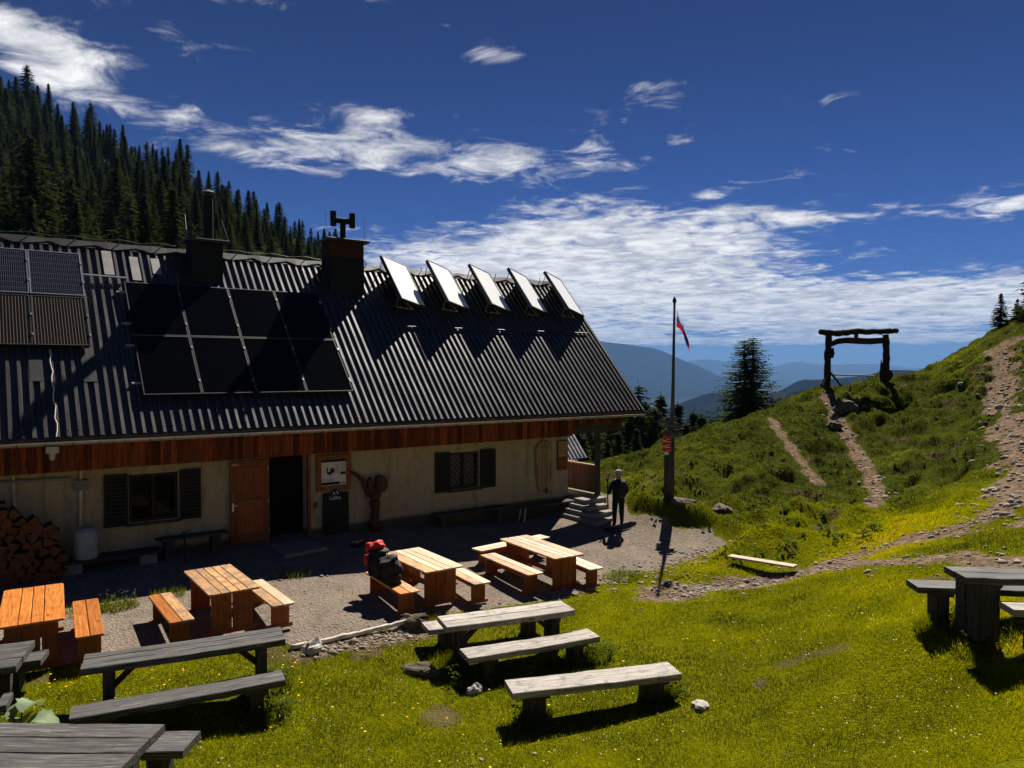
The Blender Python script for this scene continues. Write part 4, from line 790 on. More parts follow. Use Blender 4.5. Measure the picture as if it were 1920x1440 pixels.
for c in range(3):
    x = 2.06 - (c + 1) * lw
    nm = ('rightmost', 'second from the right', 'cut by the picture edge')[c]
    solar(x, 20.02, lw - .02, ll - .01, 'pvblue', f'blue celled solar panel in the upper row, {nm}', 'small solar array at the roof end', (.3, .75))
    solar(x, 18.90, lw - .02, l2 - .01, 'pvstripe', f'brown striped solar panel in the lower row, {nm}', 'small solar array at the roof end', (.2, .6))
mb = MB(); a = Vector((2.06, 20.55, roofz(20.55))) + RN * .12; mb.tube([a, a + Vector((.95, 0, -.02))], .022, 6)
tag(mb.build('conduit', M['alu']), 'short grey conduit joining the two solar arrays', 'pipe')
mb = MB(); pts = [Vector((1.25 + .02 * math.sin(k * 2), 18.85 - k * .11, roofz(18.85 - k * .11))) + RN * .06 for k in range(16)]; mb.tube(pts, .014, 5)
tag(mb.build('roof_cable', M['birch']), 'pale cable running down the roof from the striped panels', 'cable')

# tilted solar thermal collectors
wv = Vector((1.07, .40, -.20)); lv = Vector((0, -1.36, -1.45))
nrm = lv.cross(wv).normalized(); nrm = nrm if nrm.z > 0 else -nrm
for i in range(5):
    tl = Vector((10.21 + i * 1.62, 21.12, 7.81))
    lab = 'tilted glare-white solar collector on the roof ridge, ' + ('next to the brick chimney', 'second from the brick chimney', 'in the middle of five', 'fourth from the brick chimney', 'nearest the gable end')[i]
    o = empty('solar_collector', tl + lv, 0, lab, 'collector', 'tilted collectors along the ridge')
    ux, uy = wv.normalized(), lv.normalized(); W_, L_ = wv.length, lv.length; base = -lv
    def P(a, b_, c_): return tuple(base + ux * a + uy * b_ + nrm * c_)
    mb = MB()
    for (a0, a1, b0, b1) in ((0, .04, 0, L_), (W_ - .04, W_, 0, L_), (.04, W_ - .04, 0, .04), (.04, W_ - .04, L_ - .04, L_)):
        q = [P(a, b_, c_) for c_ in (-.09, .02) for a, b_ in ((a0, b0), (a1, b0), (a1, b1), (a0, b1))]
        mb.add(q, [(0, 1, 2, 3), (7, 6, 5, 4), (0, 4, 5, 1), (1, 5, 6, 2), (2, 6, 7, 3), (3, 7, 4, 0)])
    q = [P(a, b_, -.085) for a, b_ in ((.03, .03), (W_ - .03, .03), (W_ - .03, L_ - .03), (.03, L_ - .03))]; mb.add(q, [(0, 1, 2, 3)])
    mb.build('frame', M['darkmetal'], o)
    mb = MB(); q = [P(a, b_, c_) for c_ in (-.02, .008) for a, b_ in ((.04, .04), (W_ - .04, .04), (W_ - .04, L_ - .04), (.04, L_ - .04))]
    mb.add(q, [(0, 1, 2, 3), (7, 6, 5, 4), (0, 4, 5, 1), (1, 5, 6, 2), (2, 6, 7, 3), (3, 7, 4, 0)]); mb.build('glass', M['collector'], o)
    for b_ in (.18, L_ - .18):
        p = Vector(P(.03, b_, -.09)); wp = p + o.location; foot = Vector((wp.x + .05, wp.y, 0)); foot.y += .25; foot.z = roofz(min(foot.y, RY)) + .05; foot -= o.location
        f2 = foot + Vector((.55, -.05, -.05))
        mb = MB(); mb.tube([p, foot], .014, 5); mb.tube([p, f2], .012, 5); mb.tube([foot, f2], .014, 5); mb.build('strut', M['steel'], o)
mb = MB(); yb = 19.62; p = Vector((9.9, yb, roofz(yb))) + RN * .08; mb.tube([p, p + Vector((7.5, 0, 0))], .018, 6)
tag(mb.build('collector_rail', M['darkmetal']), 'dark rail along the foot of the tilted collectors', 'rail')

# ---------------------------------------------------------------- tables and benches
def gl(x, y): return gz(x, y)
def varnished_table(x, y, L, W, rot, widths, mk, label, nb=2):
    o = empty('picnic_table', (x, y, gl(x, y)), R_(rot), label, 'table', 'varnished tables on the gravel'); yy = -W / 2; tot = sum(widths); n = len(widths); g = .012
    for i, w in enumerate(widths):
        w = w / tot * W; r = .05
        rr_ = (r if i == 0 else 0, r if i == 0 else 0, r if i == n - 1 else 0, r if i == n - 1 else 0)
        mb = MB(); mb.slab(rrect(-L / 2 + random.uniform(-.006, .006), yy + g / 2, L / 2 + random.uniform(-.006, .006), yy + w - g / 2, rr_), .705, .74, .005); mb.build('plank', M[mk[i % len(mk)] + '_x'], o); yy += w
    for s in (-1, 1):
        xx_ = s * (L / 2 - .20); bw = (W - .16) / nb
        for k in range(nb):
            mb = MB(); yc = -(W - .16) / 2 + bw * (k + .5); mb.box((xx_, yc, .38), (.032, bw - .018, .645)); mb.build('leg_board', M['red_z'], o)
        mb = MB(); mb.box((xx_, 0, .03), (.075, W - .02, .07)); mb.build('foot', M['red_x'], o)
        mb = MB(); mb.box((xx_ - s * .04, 0, .675), (.045, W - .12, .06)); mb.build('crossbar', M['red_x'], o)
    mb = MB(); mb.box((0, 0, .28), (L - .46, .035, .1)); mb.build('stretcher', M['red_x'], o)
    return o
def varnished_bench(x, y, L, W, rot, mk, label):
    o = empty('picnic_bench', (x, y, gl(x, y)), R_(rot), label, 'bench', 'varnished benches on the gravel'); r = .04
    for i, (y0, y1) in enumerate(((-W / 2, -.006), (.006, W / 2))):
        mb = MB(); mb.slab(rrect(-L / 2, y0, L / 2, y1, (r, r, 0, 0) if i == 0 else (0, 0, r, r)), .415, .45, .005); mb.build('plank', M[mk[i] + '_x'], o)
    for s in (-1, 1):
        xx_ = s * (L / 2 - .20); mb = MB(); mb.box((xx_, 0, .235), (.035, W - .08, .36)); mb.build('leg_board', M['red_z'], o)
        mb = MB(); mb.box((xx_, 0, .03), (.075, W + .03, .06)); mb.build('foot', M['red_x'], o)
    mb = MB(); mb.box((0, 0, .30), (L - .46, .03, .09)); mb.build('stretcher', M['red_x'], o)
    return o
varnished_table(.63, 13.45, 2.05, .84, 86, (1.2, .72, .72, 1.25)[::-1], ('orange',), 'bright orange picnic table at the picture edge, beside the log pile', 3)
varnished_bench(1.35, 13.36, 1.98, .38, 86, ('orange', 'orange'), 'bright orange bench between two orange tables')
varnished_table(3.42, 13.54, 1.80, .85, 90.5, (1.1, .8, .8, .75, 1.1), ('tan',), 'tan worn table of five planks near the dark doorway', 2)
varnished_bench(2.55, 13.30, 1.74, .37, 90.5, ('tan', 'orange'), 'orange bench to the left of the five plank table')
varnished_bench(4.18, 13.36, 1.77, .39, 90.5, ('pale', 'tan'), 'pale tan bench to the right of the five plank table')
varnished_table(7.44, 13.51, 1.90, .89, 89.5, (1.15, .75, .75, 1.2)[::-1], ('pale', 'pale', 'pale', 'tan'), 'sunbleached table beside the bench with the backpacks', 3)
varnished_bench(6.56, 13.18, 1.78, .40, 87, ('tan', 'orange'), 'yellow orange bench carrying the black and red backpacks')
varnished_bench(8.24, 13.20, 1.72, .39, 86, ('pale', 'tan'), 'tan bench between the backpack table and the farthest table')
varnished_table(10.45, 13.38, 2.24, .82, 87.5, (1.1, .8, .8, 1.1), ('tan', 'pale', 'pale', 'tan'), 'long tan table farthest along the gravel, close to the steps', 3)
varnished_bench(9.60, 13.37, 2.03, .40, 87, ('pale', 'tan'), 'bench with a worn white end on the near side of the farthest table')
varnished_bench(11.10, 13.06, 2.08, .37, 83, ('pale', 'pale'), 'bench with peeling white paint on the far side of the farthest table')
varnished_bench(10.72, 14.86, 2.26, .40, 5, ('pale', 'pale'), 'pale bench standing crosswise behind the farthest table')

def warp(L, y0, y1, z0, z1, seed, n=10, am=.006):
    """rough-sawn plank along x with uneven edges"""
    rg = random.Random(seed); mb = MB(); vs = []
    for i in range(n + 1):
        x = -L / 2 + L * i / n; a, b_ = rg.uniform(-am, am), rg.uniform(-am, am); d = rg.uniform(-am, am) * .7 - .008 * (1 - (2 * i / n - 1) ** 2); e = .008
        vs += [(x, y0 + a, z0 + d), (x, y0 + a, z1 - e + d), (x, y0 + a + e, z1 + d), (x, y1 + b_ - e, z1 + d), (x, y1 + b_, z1 - e + d), (x, y1 + b_, z0 + d)]
    fs = [(0, 1, 2, 3, 4, 5)[::-1], tuple(n * 6 + k for k in range(6))]
    for i in range(n):
        for k in range(6): fs.append((i * 6 + k, (i + 1) * 6 + k, (i + 1) * 6 + (k + 1) % 6, i * 6 + (k + 1) % 6)[::-1])
    mb.f = []; mb.add(vs, [f[::-1] for f in fs]); return mb
def old_table(x, y, L, W, rot, n, mk, label, h=.72, th=.088, tilt=0.0, legw=.13):
    o = empty('weathered_table', (x, y, gl(x, y)), R_(rot), label, 'table', 'weathered grey tables on the grass'); o.rotation_euler[1] = tilt
    for i in range(n):
        y0 = -W / 2 + W * i / n; sh = random.uniform(-.02, .02); mb = warp(L + sh, y0 + .004, y0 + W / n - .004, h - th, h, int(abs(x * 100)) + i); mb.build('plank', M[mk + '_x'], o)
    for s in (-1, 1):
        xx_ = s * (L / 2 - .30)
        for t in (-1, 1): mb = MB(); mb.box((xx_, t * (W / 2 - .17), (h - th) / 2 - .06), (legw, legw, h - th + .1)); mb.build('leg', M['darkpost_z'], o)
        mb = MB(); mb.box((xx_, 0, h - th - .05), (.10, W - .06, .09)); mb.build('crossbar', M['darkpost_x'], o)
        mb = MB(); mb.box((xx_ - s * .16, 0, h - th - .19), (.36, .07, .07), Matrix.Rotation(s * .75, 3, 'Y')); mb.build('brace', M['darkpost_x'], o)
    return o
def old_bench(x, y, L, W, rot, mk, label, h=.42, th=.085, legw=(.17, .30)):
    o = empty('weathered_bench', (x, y, gl(x, y)), R_(rot), label, 'bench', 'weathered grey benches on the grass')
    mb = warp(L, -W / 2, W / 2, h - th, h, int(abs(x * 100)) + 7); mb.build('seat', M[mk + '_x'], o)
    for s in (-1, 1):
        xx_ = s * (L / 2 - .36); mb = MB(); mb.box((xx_, 0, (h - th) / 2 - .08), (legw[0], min(legw[1], W - .06), h - th + .14)); mb.build('leg', M['darkpost_z'], o)
        mb = MB(); mb.box((xx_, 0, h - th - .03), (legw[0] + .12, min(legw[1], W - .06) + .03, .055)); mb.build('cleat', M['darkpost_x'], o)
    return o
old_table(2.31, 10.9, 2.53, .58, -11, 3, 'grey', 'grey weathered table of three planks in front of the orange bench')
old_bench(2.10, 10.22, 2.52, .39, -9.5, 'grey', 'long grey weathered bench in front of the three plank grey table')
old_table(.35, 8.91, 2.4, .92, -37, 3, 'grey', 'large grey table cut off by the bottom corner of the picture')
old_bench(1.0, 9.40, 2.2, .46, -36, 'grey', 'grey bench sticking out behind the corner table')
old_table(-.61, 11.63, 2.2, .92, -15, 3, 'grey', 'grey table end at the picture edge above the broad leaves')
old_bench(-.26, 12.30, 2.0, .42, -17, 'grey', 'short visible grey bench end in front of the orange table')
old_bench(-.72, 10.94, 2.0, .39, -12, 'grey', 'grey bench end beside the broad leaves at the picture edge')
old_table(7.13, 10.03, 2.25, .58, -14, 2, 'light', 'bleached table of two planks in the middle of the lawn')
old_bench(7.23, 10.76, 2.3, .44, -11.5, 'light', 'bleached bench on the courtyard side of the two plank table')
old_bench(7.11, 9.33, 2.28, .42, -12.5, 'light', 'bleached knotty bench on the lawn side of the two plank table')
old_bench(6.94, 7.66, 2.47, .45, -21, 'light', 'lone bleached bench standing on the open lawn', .45, .088, (.24, .34))
old_table(11.55, 3.82, 2.3, .58, -41, 2, 'grey', 'dark grey table of two planks at the edge of the slope', .74, .088, 0, .30)
old_bench(11.68, 4.48, 2.2, .40, -42, 'grey', 'grey bench uphill of the two plank table at the slope', .45)
old_bench(11.32, 3.13, 2.2, .36, -43, 'light', 'pale bench downhill of the two plank table at the slope', .45)

# ---------------------------------------------------------------- things on the hut wall
FW = WY - .03
ib = empty('information_board', (7.41, FW, 1.14), 0, 'wood framed information board with a black grouse picture', 'notice board')
mb = MB(); t = .13; a, c_, e, g_ = -.47, .47, 0, .93
for (x0, x1, z0, z1) in ((a, a + t, e, g_), (c_ - t, c_, e, g_), (a + t, c_ - t, e, e + t), (a + t, c_ - t, g_ - t, g_)): mb.plate(rrect(x0, z0, x1, z1), -.06, .0, .012)
mb.build('frame', M['doorwood'], ib)
mb = MB(); mb.plate(rrect(a + t, e + t, c_ - t, g_ - t), -.025, -.005); mb.build('paper', M['paper'], ib)
def strip(x0, z0, x1, z1, m, nm='print'): mb = MB(); mb.plate(rrect(x0, z0, x1, z1), -.0285, -.0262); mb.build(nm, M[m], ib)
strip(-.335, .735, .335, .80, 'ink', 'title_band'); strip(-.33, .15, .16, .215, 'ink', 'picture_band')
for k in range(6): strip(-.315 + k * .08, .16, -.26 + k * .08, .205, 'inkgrey', 'small_picture')
for k in range(7): strip(.02, .66 - k * .035, .15, .672 - k * .035, 'inkgrey', 'text_line'); strip(.19, .68 - k * .03, .32, .692 - k * .03, 'inkgrey', 'text_line')
strip(.18, .40, .325, .47, 'ink', 'dark_picture'); strip(.2, .16, .32, .2, 'inkgrey', 'text_line')
for k in range(3): strip(-.3, .30 - k * .03, .0, .312 - k * .03, 'inkgrey', 'text_line')
bird = [(-.20, .585), (-.185, .60), (-.165, .60), (-.16, .575), (-.155, .50), (-.13, .47), (-.10, .50), (-.09, .56), (-.05, .585), (-.01, .575), (.02, .53), (.02, .47), (-.03, .45), (-.075, .43), (-.085, .39), (-.07, .375), (-.10, .375), (-.105, .395), (-.125, .41), (-.165, .43), (-.19, .47), (-.185, .54), (-.21, .575)]
mb = MB(); mb.plate(bird[::-1], -.0285, -.0262); mb.build('grouse_picture', M['ink'], ib)
cbd = empty('chalkboard', (7.45, FW - .02, gl(7.45, FW)), 0, 'black chalkboard with white brand lettering leaning on the wall', 'chalkboard')
mb = MB(); mb.plate([(-.35, .03), (.35, .03), (.35, 1.05), (.33, 1.07), (.1, 1.07), (0.02, 1.17), (-.06, 1.17), (-.12, 1.07), (-.33, 1.07), (-.35, 1.05)], -.05, -.015, .008); mb.build('board', M['chalkboard'], cbd)
for s in (-1, 1): mb = MB(); mb.box((s * .30, -.03, .02), (.05, .10, .05)); mb.build('foot', M['black'], cbd)
def text(txt, size, loc, mat, parent, name='lettering', rot=(R_(90), 0, 0), ext=.002):
    cu = bpy.data.curves.new(name, 'FONT'); cu.body = txt; cu.size = size; cu.extrude = ext; cu.align_x = 'CENTER'
    o = bpy.data.objects.new(name, cu); COL.objects.link(o)
    me = bpy.data.meshes.new_from_object(o.evaluated_get(bpy.context.evaluated_depsgraph_get())); bpy.data.objects.remove(o)
    me.materials.clear(); me.materials.append(mat); o = link(name, me, parent, loc); o.rotation_euler = rot; return o
bpy.context.view_layer.update()
text('Laško', .135, (-.02, -.056, .90), M['white'], cbd)
mb = MB(); mb.plate([(-.09, 1.03), (-.06, 1.10), (-.03, 1.10), (-.055, 1.06), (-.02, 1.045), (-.04, 1.03)], -.055, -.052); mb.plate([(.0, 1.12), (.03, 1.12), (.075, 1.03), (.045, 1.03)], -.055, -.052); mb.build('emblem', M['white'], cbd)
# carved rooster sculpture with a curving arm to the board
sc = empty('carved_rooster', (8.50, FW - .14, gl(8.5, FW - .14)), 0, 'dark carved wooden rooster sculpture on a stump below the board', 'sculpture')
mb = MB(); mb.tube([(0, 0, -.05), (.0, 0, .3), (.02, 0, .55), (.0, 0, .78)], [.16, .12, .11, .15], 12); mb.build('stump', M['sculpt'], sc, True)
mb = MB(); mb.lump((.02, 0, .95), (.17, .13, .19), 3, .1); mb.tube([(-.08, 0, 1.0), (-.13, 0, 1.2), (-.14, 0, 1.36), (-.13, 0, 1.44)], [.13, .09, .075, .03], 10); mb.tube([(-.14, -.01, 1.36), (-.23, -.01, 1.33)], [.035, .005], 8)
mb.build('body', M['sculpt'], sc, True)
mb = MB(); arc = [(.02, .98)] + [(.17 + .20 * math.cos(q), 1.22 + .25 * math.sin(q)) for q in np.linspace(2.2, -.5, 10)] + [(.26, 1.02)]; mb.plate(arc[::-1], -.07, .07, .02); mb.build('tail_fan', M['carvedark'], sc)
mb = MB(); mb.tube([(-.66, .05, 1.62), (-.5, .05, 1.54), (-.34, .04, 1.40), (-.24, .03, 1.15), (-.16, .02, .92)], [.03, .05, .06, .065, .05], 10); mb.build('carved_arm', M['sculpt'], sc, True)
# carved plaque
pq = empty('carved_plaque', (14.32, FW, .4), 0, 'long light wooden carving with dark grooves hanging by the corner', 'carving')
ol = [(.05, .0), (.14, .02), (.17, .14), (.20, .30), (.28, .46), (.34, .66), (.33, .80), (.30, 1.1), (.31, 1.40), (.25, 1.54), (.12, 1.63), (.02, 1.60), (-.04, 1.68), (-.10, 1.60), (-.24, 1.55), (-.34, 1.40), (-.33, 1.1), (-.35, .85), (-.32, .6), (-.26, .3), (-.22, .10), (-.14, .06), (-.06, .10), (-.02, .02)]
mb = MB(); mb.plate(ol, -.06, .02, .02); mb.build('carved_body', M['carve'], pq)
for pts in ([(-.12, 1.55), (-.1, 1.2), (-.10, .7), (-.12, .3), (-.10, .12)], [(.1, 1.5), (.10, 1.1), (.08, .6), (.04, .25)], [(-.3, 1.45), (-.12, 1.42), (.0, 1.5), (.14, 1.4), (.28, 1.38)], [(.27, .95), (.22, .7), (.25, .5), (.2, .3)], [(-.31, .9), (-.27, .65), (-.25, .45)]):
    mb = MB(); mb.tube([(p[0], -.062, p[1]) for p in pts], .011, 5); mb.build('groove', M['carvedark'], pq)
mb = MB(); mb.lump((.07, -.03, .08), (.09, .05, .11), 4, .1); mb.build('carved_knob', M['carvedark'], pq, True)
hp_ = empty('louvred_panel', (15.08, FW, 1.05), 0, 'small brown slatted wooden panel at the wall corner', 'panel')
mb = MB(); mb.plate(rrect(-.21, 0, .21, .94, (.05,) * 4), -.025, .01, .006); mb.build('backing', M['carvedark'], hp_)
for k in range(9): mb = MB(); mb.box((0, -.034, .07 + k * .1), (.37, .018, .088)); mb.build('slat', M['carve'] if k > 3 else M['red_x'], hp_)

# ---------------------------------------------------------------- things along the wall foot
def wallbench(x, y, L, label, metal=False):
    o = empty('wall_bench', (x, y, gl(x, y)), 0, label, 'bench', 'benches along the hut wall')
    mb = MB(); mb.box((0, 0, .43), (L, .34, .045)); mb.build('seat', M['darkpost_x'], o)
    for s in (-1, 1):
        mb = MB()
        if metal: mb.tube([(s * (L / 2 - .12), -.13, 0), (s * (L / 2 - .2), -.12, .41)], .022, 6); mb.tube([(s * (L / 2 - .12), .13, 0), (s * (L / 2 - .2), .12, .41)], .022, 6)
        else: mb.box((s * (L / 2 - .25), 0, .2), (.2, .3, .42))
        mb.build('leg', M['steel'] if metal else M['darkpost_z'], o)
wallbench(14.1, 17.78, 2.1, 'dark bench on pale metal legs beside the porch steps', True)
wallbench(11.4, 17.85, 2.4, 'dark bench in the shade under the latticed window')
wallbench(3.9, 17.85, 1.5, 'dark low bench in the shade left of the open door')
sh = empty('plank_shelf', (2.15, 17.75, gl(2.15, 17.75)), 0, 'dark plank shelf on a pale block below the white barrel', 'shelf')
mb = MB(); mb.box((.1, 0, .24), (1.9, .5, .06)); mb.build('board', M['darkpost_x'], sh)
for x in (-.62, .8): mb = MB(); mb.slab(rrect(x - .16, -.2, x + .16, .2), -.05, .21, .015); mb.build('block', M['concrete'], sh)
mb = MB(); pr = [(.0, .0), (.225, .0), (.235, .04), (.235, .50), (.225, .56), (.17, .62), (.15, .63), (.0, .635)]
for (r0, z0), (r1, z1) in zip(pr[:-1], pr[1:]): mb.tube([(0, 0, z0), (0, 0, z1 + 1e-4)], [max(r0, .004), max(r1, .004)], 24, False)
bz = gl(2.15, 17.75) + .27
tag(mb.build('water_barrel', M['enamel'], None, True, (1.78, 17.75, bz)), 'pale grey water barrel under the wall downpipe', 'barrel')
wp = empty('water_pump', (3.62, 17.25, gl(3.62, 17.25)), 0, 'thin dark standpipe tap in front of the shuttered window', 'tap')
mb = MB(); mb.tube([(0, 0, -.02), (0, 0, .62)], .02, 6); mb.build('pipe', M['black'], wp)
mb = MB(); mb.tube([(0, 0, .60), (0, 0, .68), (-.05, -.02, .70), (-.07, -.03, .60)], .018, 6); mb.tube([(0, 0, .68), (.07, 0, .72)], .01, 5); mb.build('spout', M['black'], wp)
mb = MB(); mb.slab([(5.62, 16.62), (6.70, 16.80), (6.72, 17.78), (5.66, 17.86)], gl(6.2, 17.2) - .02, gl(6.2, 17.2) + .07, .01)
tag(mb.build('door_slab', M['concrete']), 'flat concrete slab on the ground before the open door', 'slab')
bs = empty('boot_scraper', (7.55, 17.0, gl(7.55, 17.0)), .3, 'small grey boot scraper on the ground by the chalkboard', 'scraper')
mb = MB(); mb.box((0, 0, .03), (.34, .2, .05)); mb.build('base', M['black'], bs); mb = MB(); mb.box((0, 0, .12), (.3, .03, .03)); mb.box((0, 0, .08), (.04, .03, .08)); mb.build('blade', M['steel'], bs)
mb = MB(); mb.slab([(14.45, 15.20), (15.15, 15.12), (15.22, 15.55), (14.50, 15.64)], gl(14.8, 15.4) - .01, gl(14.8, 15.4) + .025, .005); tag(mb.build('doormat', M['mat']), 'black rubber mat at the foot of the steps', 'mat')
# firewood: every split log is a thing
rg = random.Random(5); LM = []
for k in range(7):
    kind = k % 3; n = 3 + (k % 4)
    pts = []
    if kind == 0: pts = [(0.0, -.12), (.115, .045), (.06, .085), (-.05, .088), (-.11, .03)]
    elif kind == 1: pts = [(-.12, -.07), (.10, -.08), (.125, -.02), (.03, .085)]
    else: pts = [(-.12, -.02), (-.05, -.09), (.12, -.085), (.105, .06), (-.02, .10)] if k < 6 else [(.105 * math.cos(q), .095 * math.sin(q)) for q in np.linspace(0, 6.283, 9)[:-1]]
    pts = [(x * rg.uniform(.85, 1.12), z * rg.uniform(.85, 1.12)) for x, z in pts]
    mb = MB(); mb.cur = 1; n_ = len(pts); mb.v = [(p[0], -.22, p[1]) for p in pts] + [(p[0], .22, p[1]) for p in pts]
    ar = sum(pts[i][0] * pts[(i + 1) % n_][1] - pts[(i + 1) % n_][0] * pts[i][1] for i in range(n_))
    mb.f = [tuple(range(n_)), tuple(range(2 * n_ - 1, n_ - 1, -1))] + [((i + 1) % n_, i, n_ + i, n_ + (i + 1) % n_) for i in range(n_)]; mb.m = [0, 0] + [1] * n_
    LM.append(mb.mesh('log', [M['endgrain'], M['bark']]))
row = 0; z = gl(.6, 17.6) + .09
while z < 1.75:
    x = -.45 + (row % 2) * .1; xmax = 1.42 - .09 * row * .35
    while x < xmax:
        top = 1.62 - .52 * max(0, x - .2) ** 1.2
        if z < top:
            o = link('firewood_log', rg.choice(LM)); o.location = (x + rg.uniform(-.012, .012), 17.62 + rg.uniform(-.05, .03), z + rg.uniform(-.012, .012)); o.rotation_euler = (0, rg.uniform(0, 6.28), rg.uniform(-.05, .05)); s_ = rg.uniform(.8, 1.2); o.scale = (s_, 1, s_)
            tag(o, 'split firewood log stacked in the pile against the hut wall', 'log', 'firewood logs piled at the wall')
        x += .195
    z += .165; row += 1

# ---------------------------------------------------------------- backpacks
def backpack(x, y, z, rz, tilt, sx, sy, sz, body, top, label, seed):
    o = empty('backpack', (x, y, z), rz, label, 'backpack', 'backpacks on the bench'); o.rotation_euler = (tilt, 0, rz)
    mb = MB(); mb.lump((0, 0, sz * .5), (sx, sy, sz * .52), seed, .10, 3, 0, .02, 3.4); mb.build('bag', M[body], o, True)
    mb = MB(); mb.lump((0, -.01, sz * 1.02), (sx * .92, sy * 1.05, sz * .13), seed + 1, .2, 3, 0, .03, 3.0); mb.build('lid', M[top], o, True)
    mb = MB(); mb.lump((0, -sy * .95, sz * .40), (sx * .7, sy * .35, sz * .32), seed + 2, .12, 2, 0, .02, 3.0); mb.build('front_pocket', M[body], o, True)
    for s_ in (-1, 1):
        mb = MB(); mb.lump((s_ * sx * .98, -.01, sz * .25), (sx * .2, sy * .7, sz * .22), seed + 5, .12, 2, 0, .02, 3.0); mb.build('side_pocket', M[body], o, True)
        mb = MB(); mb.tube([(s_ * sx * .45, sy * .8, sz * .95), (s_ * sx * .55, sy * 1.35, sz * .6), (s_ * sx * .5, sy * .9, sz * .15)], .02, 6); mb.build('strap', M['cloth_black'], o, True)
        mb = MB(); mb.tube([(s_ * sx * .6, -sy * .5, sz * 1.08), (s_ * sx * .62, -sy * 1.15, sz * .85), (s_ * sx * .6, -sy * 1.2, sz * .6)], .009, 5); mb.build('buckle_strap', M['cloth_grey'], o, True)
    return o
bzz = gl(6.56, 13.2) + .45
backpack(6.50, 13.58, bzz - .01, 2.1, -.12, .20, .15, .52, 'cloth_black', 'cloth_black', 'tall black backpack with a red jacket on top, on the bench', 3)
backpack(6.60, 13.10, bzz - .01, 1.2, -.30, .23, .17, .46, 'cloth_black', 'cloth_black', 'wide black backpack leaning back against the table edge', 9)
mb = MB(); mb.lump((6.44, 13.64, bzz + .62), (.17, .15, .10), 6, .22, 3, 0, .10); mb.lump((6.36, 13.74, bzz + .56), (.09, .08, .09), 8, .22, 2, 0, .1); tag(mb.build('red_jacket', M['cloth_red'], None, True), 'crumpled bright red jacket lying on the tall backpack', 'jacket')
mb = MB(); mb.lump((6.40, 13.84, bzz + .30), (.10, .09, .15), 6, .15, 3, 0, .05); tag(mb.build('red_sack', M['cloth_red'], None, True), 'small red sack hanging at the side of the tall backpack', 'sack')

# ---------------------------------------------------------------- person (seen from behind)
px_, py_ = 14.98, 15.50; pz = gl(px_, py_) + .005
def skin_mesh(name, verts, edges, root, sub=2):
    me = bpy.data.meshes.new(name); me.from_pydata([v[0] for v in verts], edges, []); o = bpy.data.objects.new(name, me); COL.objects.link(o)
    md = o.modifiers.new('s', 'SKIN'); md.use_smooth_shade = True
    for i, v in enumerate(verts):
        r = v[1]; me.skin_vertices[0].data[i].radius = r if isinstance(r, tuple) else (r, r); me.skin_vertices[0].data[i].use_root = (i == root)
    sb = o.modifiers.new('u', 'SUBSURF'); sb.levels = sub; sb.render_levels = sub
    bpy.context.view_layer.update()
    nm = bpy.data.meshes.new_from_object(o.evaluated_get(bpy.context.evaluated_depsgraph_get())); bpy.data.objects.remove(o); nm.name = name; return nm
# local: +y is the way the person faces (away from the camera), feet at z = 0
V = [((0, 0, .90), (.175, .13)), ((0, .01, 1.08), (.185, .13)), ((0, .0, 1.28), (.205, .135)), ((0, .0, 1.40), (.15, .105)), ((0, .01, 1.47), (.055, .058)), ((0, .02, 1.55), (.08, .092)), ((0, .02, 1.64), (.084, .098)), ((0, .015, 1.70), (.045, .055)),
     ((-.10, 0, .84), .112), ((-.115, .03, .47), .084), ((-.13, -.02, .10), .06), ((-.135, .05, .045), (.045, .04)), ((-.14, .17, .035), (.04, .03)),
     ((.10, 0, .84), .112), ((.125, .09, .48), .084), ((.14, .10, .12), .06), ((.145, .17, .06), (.045, .04)), ((.15, .28, .035), (.04, .03)),
     ((-.20, 0, 1.36), .075), ((-.27, .02, 1.10), .06), ((-.25, .20, .98), .038), ((-.235, .27, .99), .03),
     ((.20, 0, 1.36), .075), ((.28, .0, 1.09), .06), ((.25, .18, .95), .038), ((.235, .25, .95), .03)]
Ed = [(0, 1), (1, 2), (2, 3), (3, 4), (4, 5), (5, 6), (6, 7), (0, 8), (8, 9), (9, 10), (10, 11), (11, 12), (0, 13), (13, 14), (14, 15), (15, 16), (16, 17), (3, 18), (18, 19), (19, 20), (20, 21), (3, 22), (22, 23), (23, 24), (24, 25)]
# fingers and thumbs
for hs, base in ((-1, 21), (1, 25)):
    hx, hy, hz = V[base][0]
    for k, (dx, ln) in enumerate(((-.027, .05), (-.009, .058), (.009, .056), (.027, .045))):
        i = len(V); V.append(((hx + dx, hy + .03, hz + .005), .0095)); V.append(((hx + dx, hy + .03 + ln * .6, hz - .008), .0088)); V.append(((hx + dx * .9, hy + .02 + ln * .8, hz - .035), .0075)); Ed += [(base, i), (i, i + 1), (i + 1, i + 2)]
    i = len(V); V.append(((hx - hs * .035, hy + .0, hz + .015), .010)); V.append(((hx - hs * .05, hy + .035, hz + .0), .0085)); Ed += [(base, i), (i, i + 1)]
me = skin_mesh('person', V, Ed, 0)
for mm in (M['cloth_navy'], M['skin'], M['cloth_black']): me.materials.append(mm)
for p in me.polygons:
    c = p.center; p.material_index = 1 if (c.z > 1.46 or (c.y > .235 and .85 < c.z < 1.1)) else (2 if c.z < .09 else 0)
person = tag(link('person', me), 'person in dark clothes with a grey hat walking away by the steps', 'person')
person.location = (px_, py_, pz); person.rotation_euler = (0, 0, R_(54.2 - 90 + 8)); person.scale = (.94,) * 3
mb = MB(); mb.lump((0, .005, 1.665), (.11, .125, .10), 2, .04, 3, .25); mb.build('hat', M['cloth_grey'], person, True)
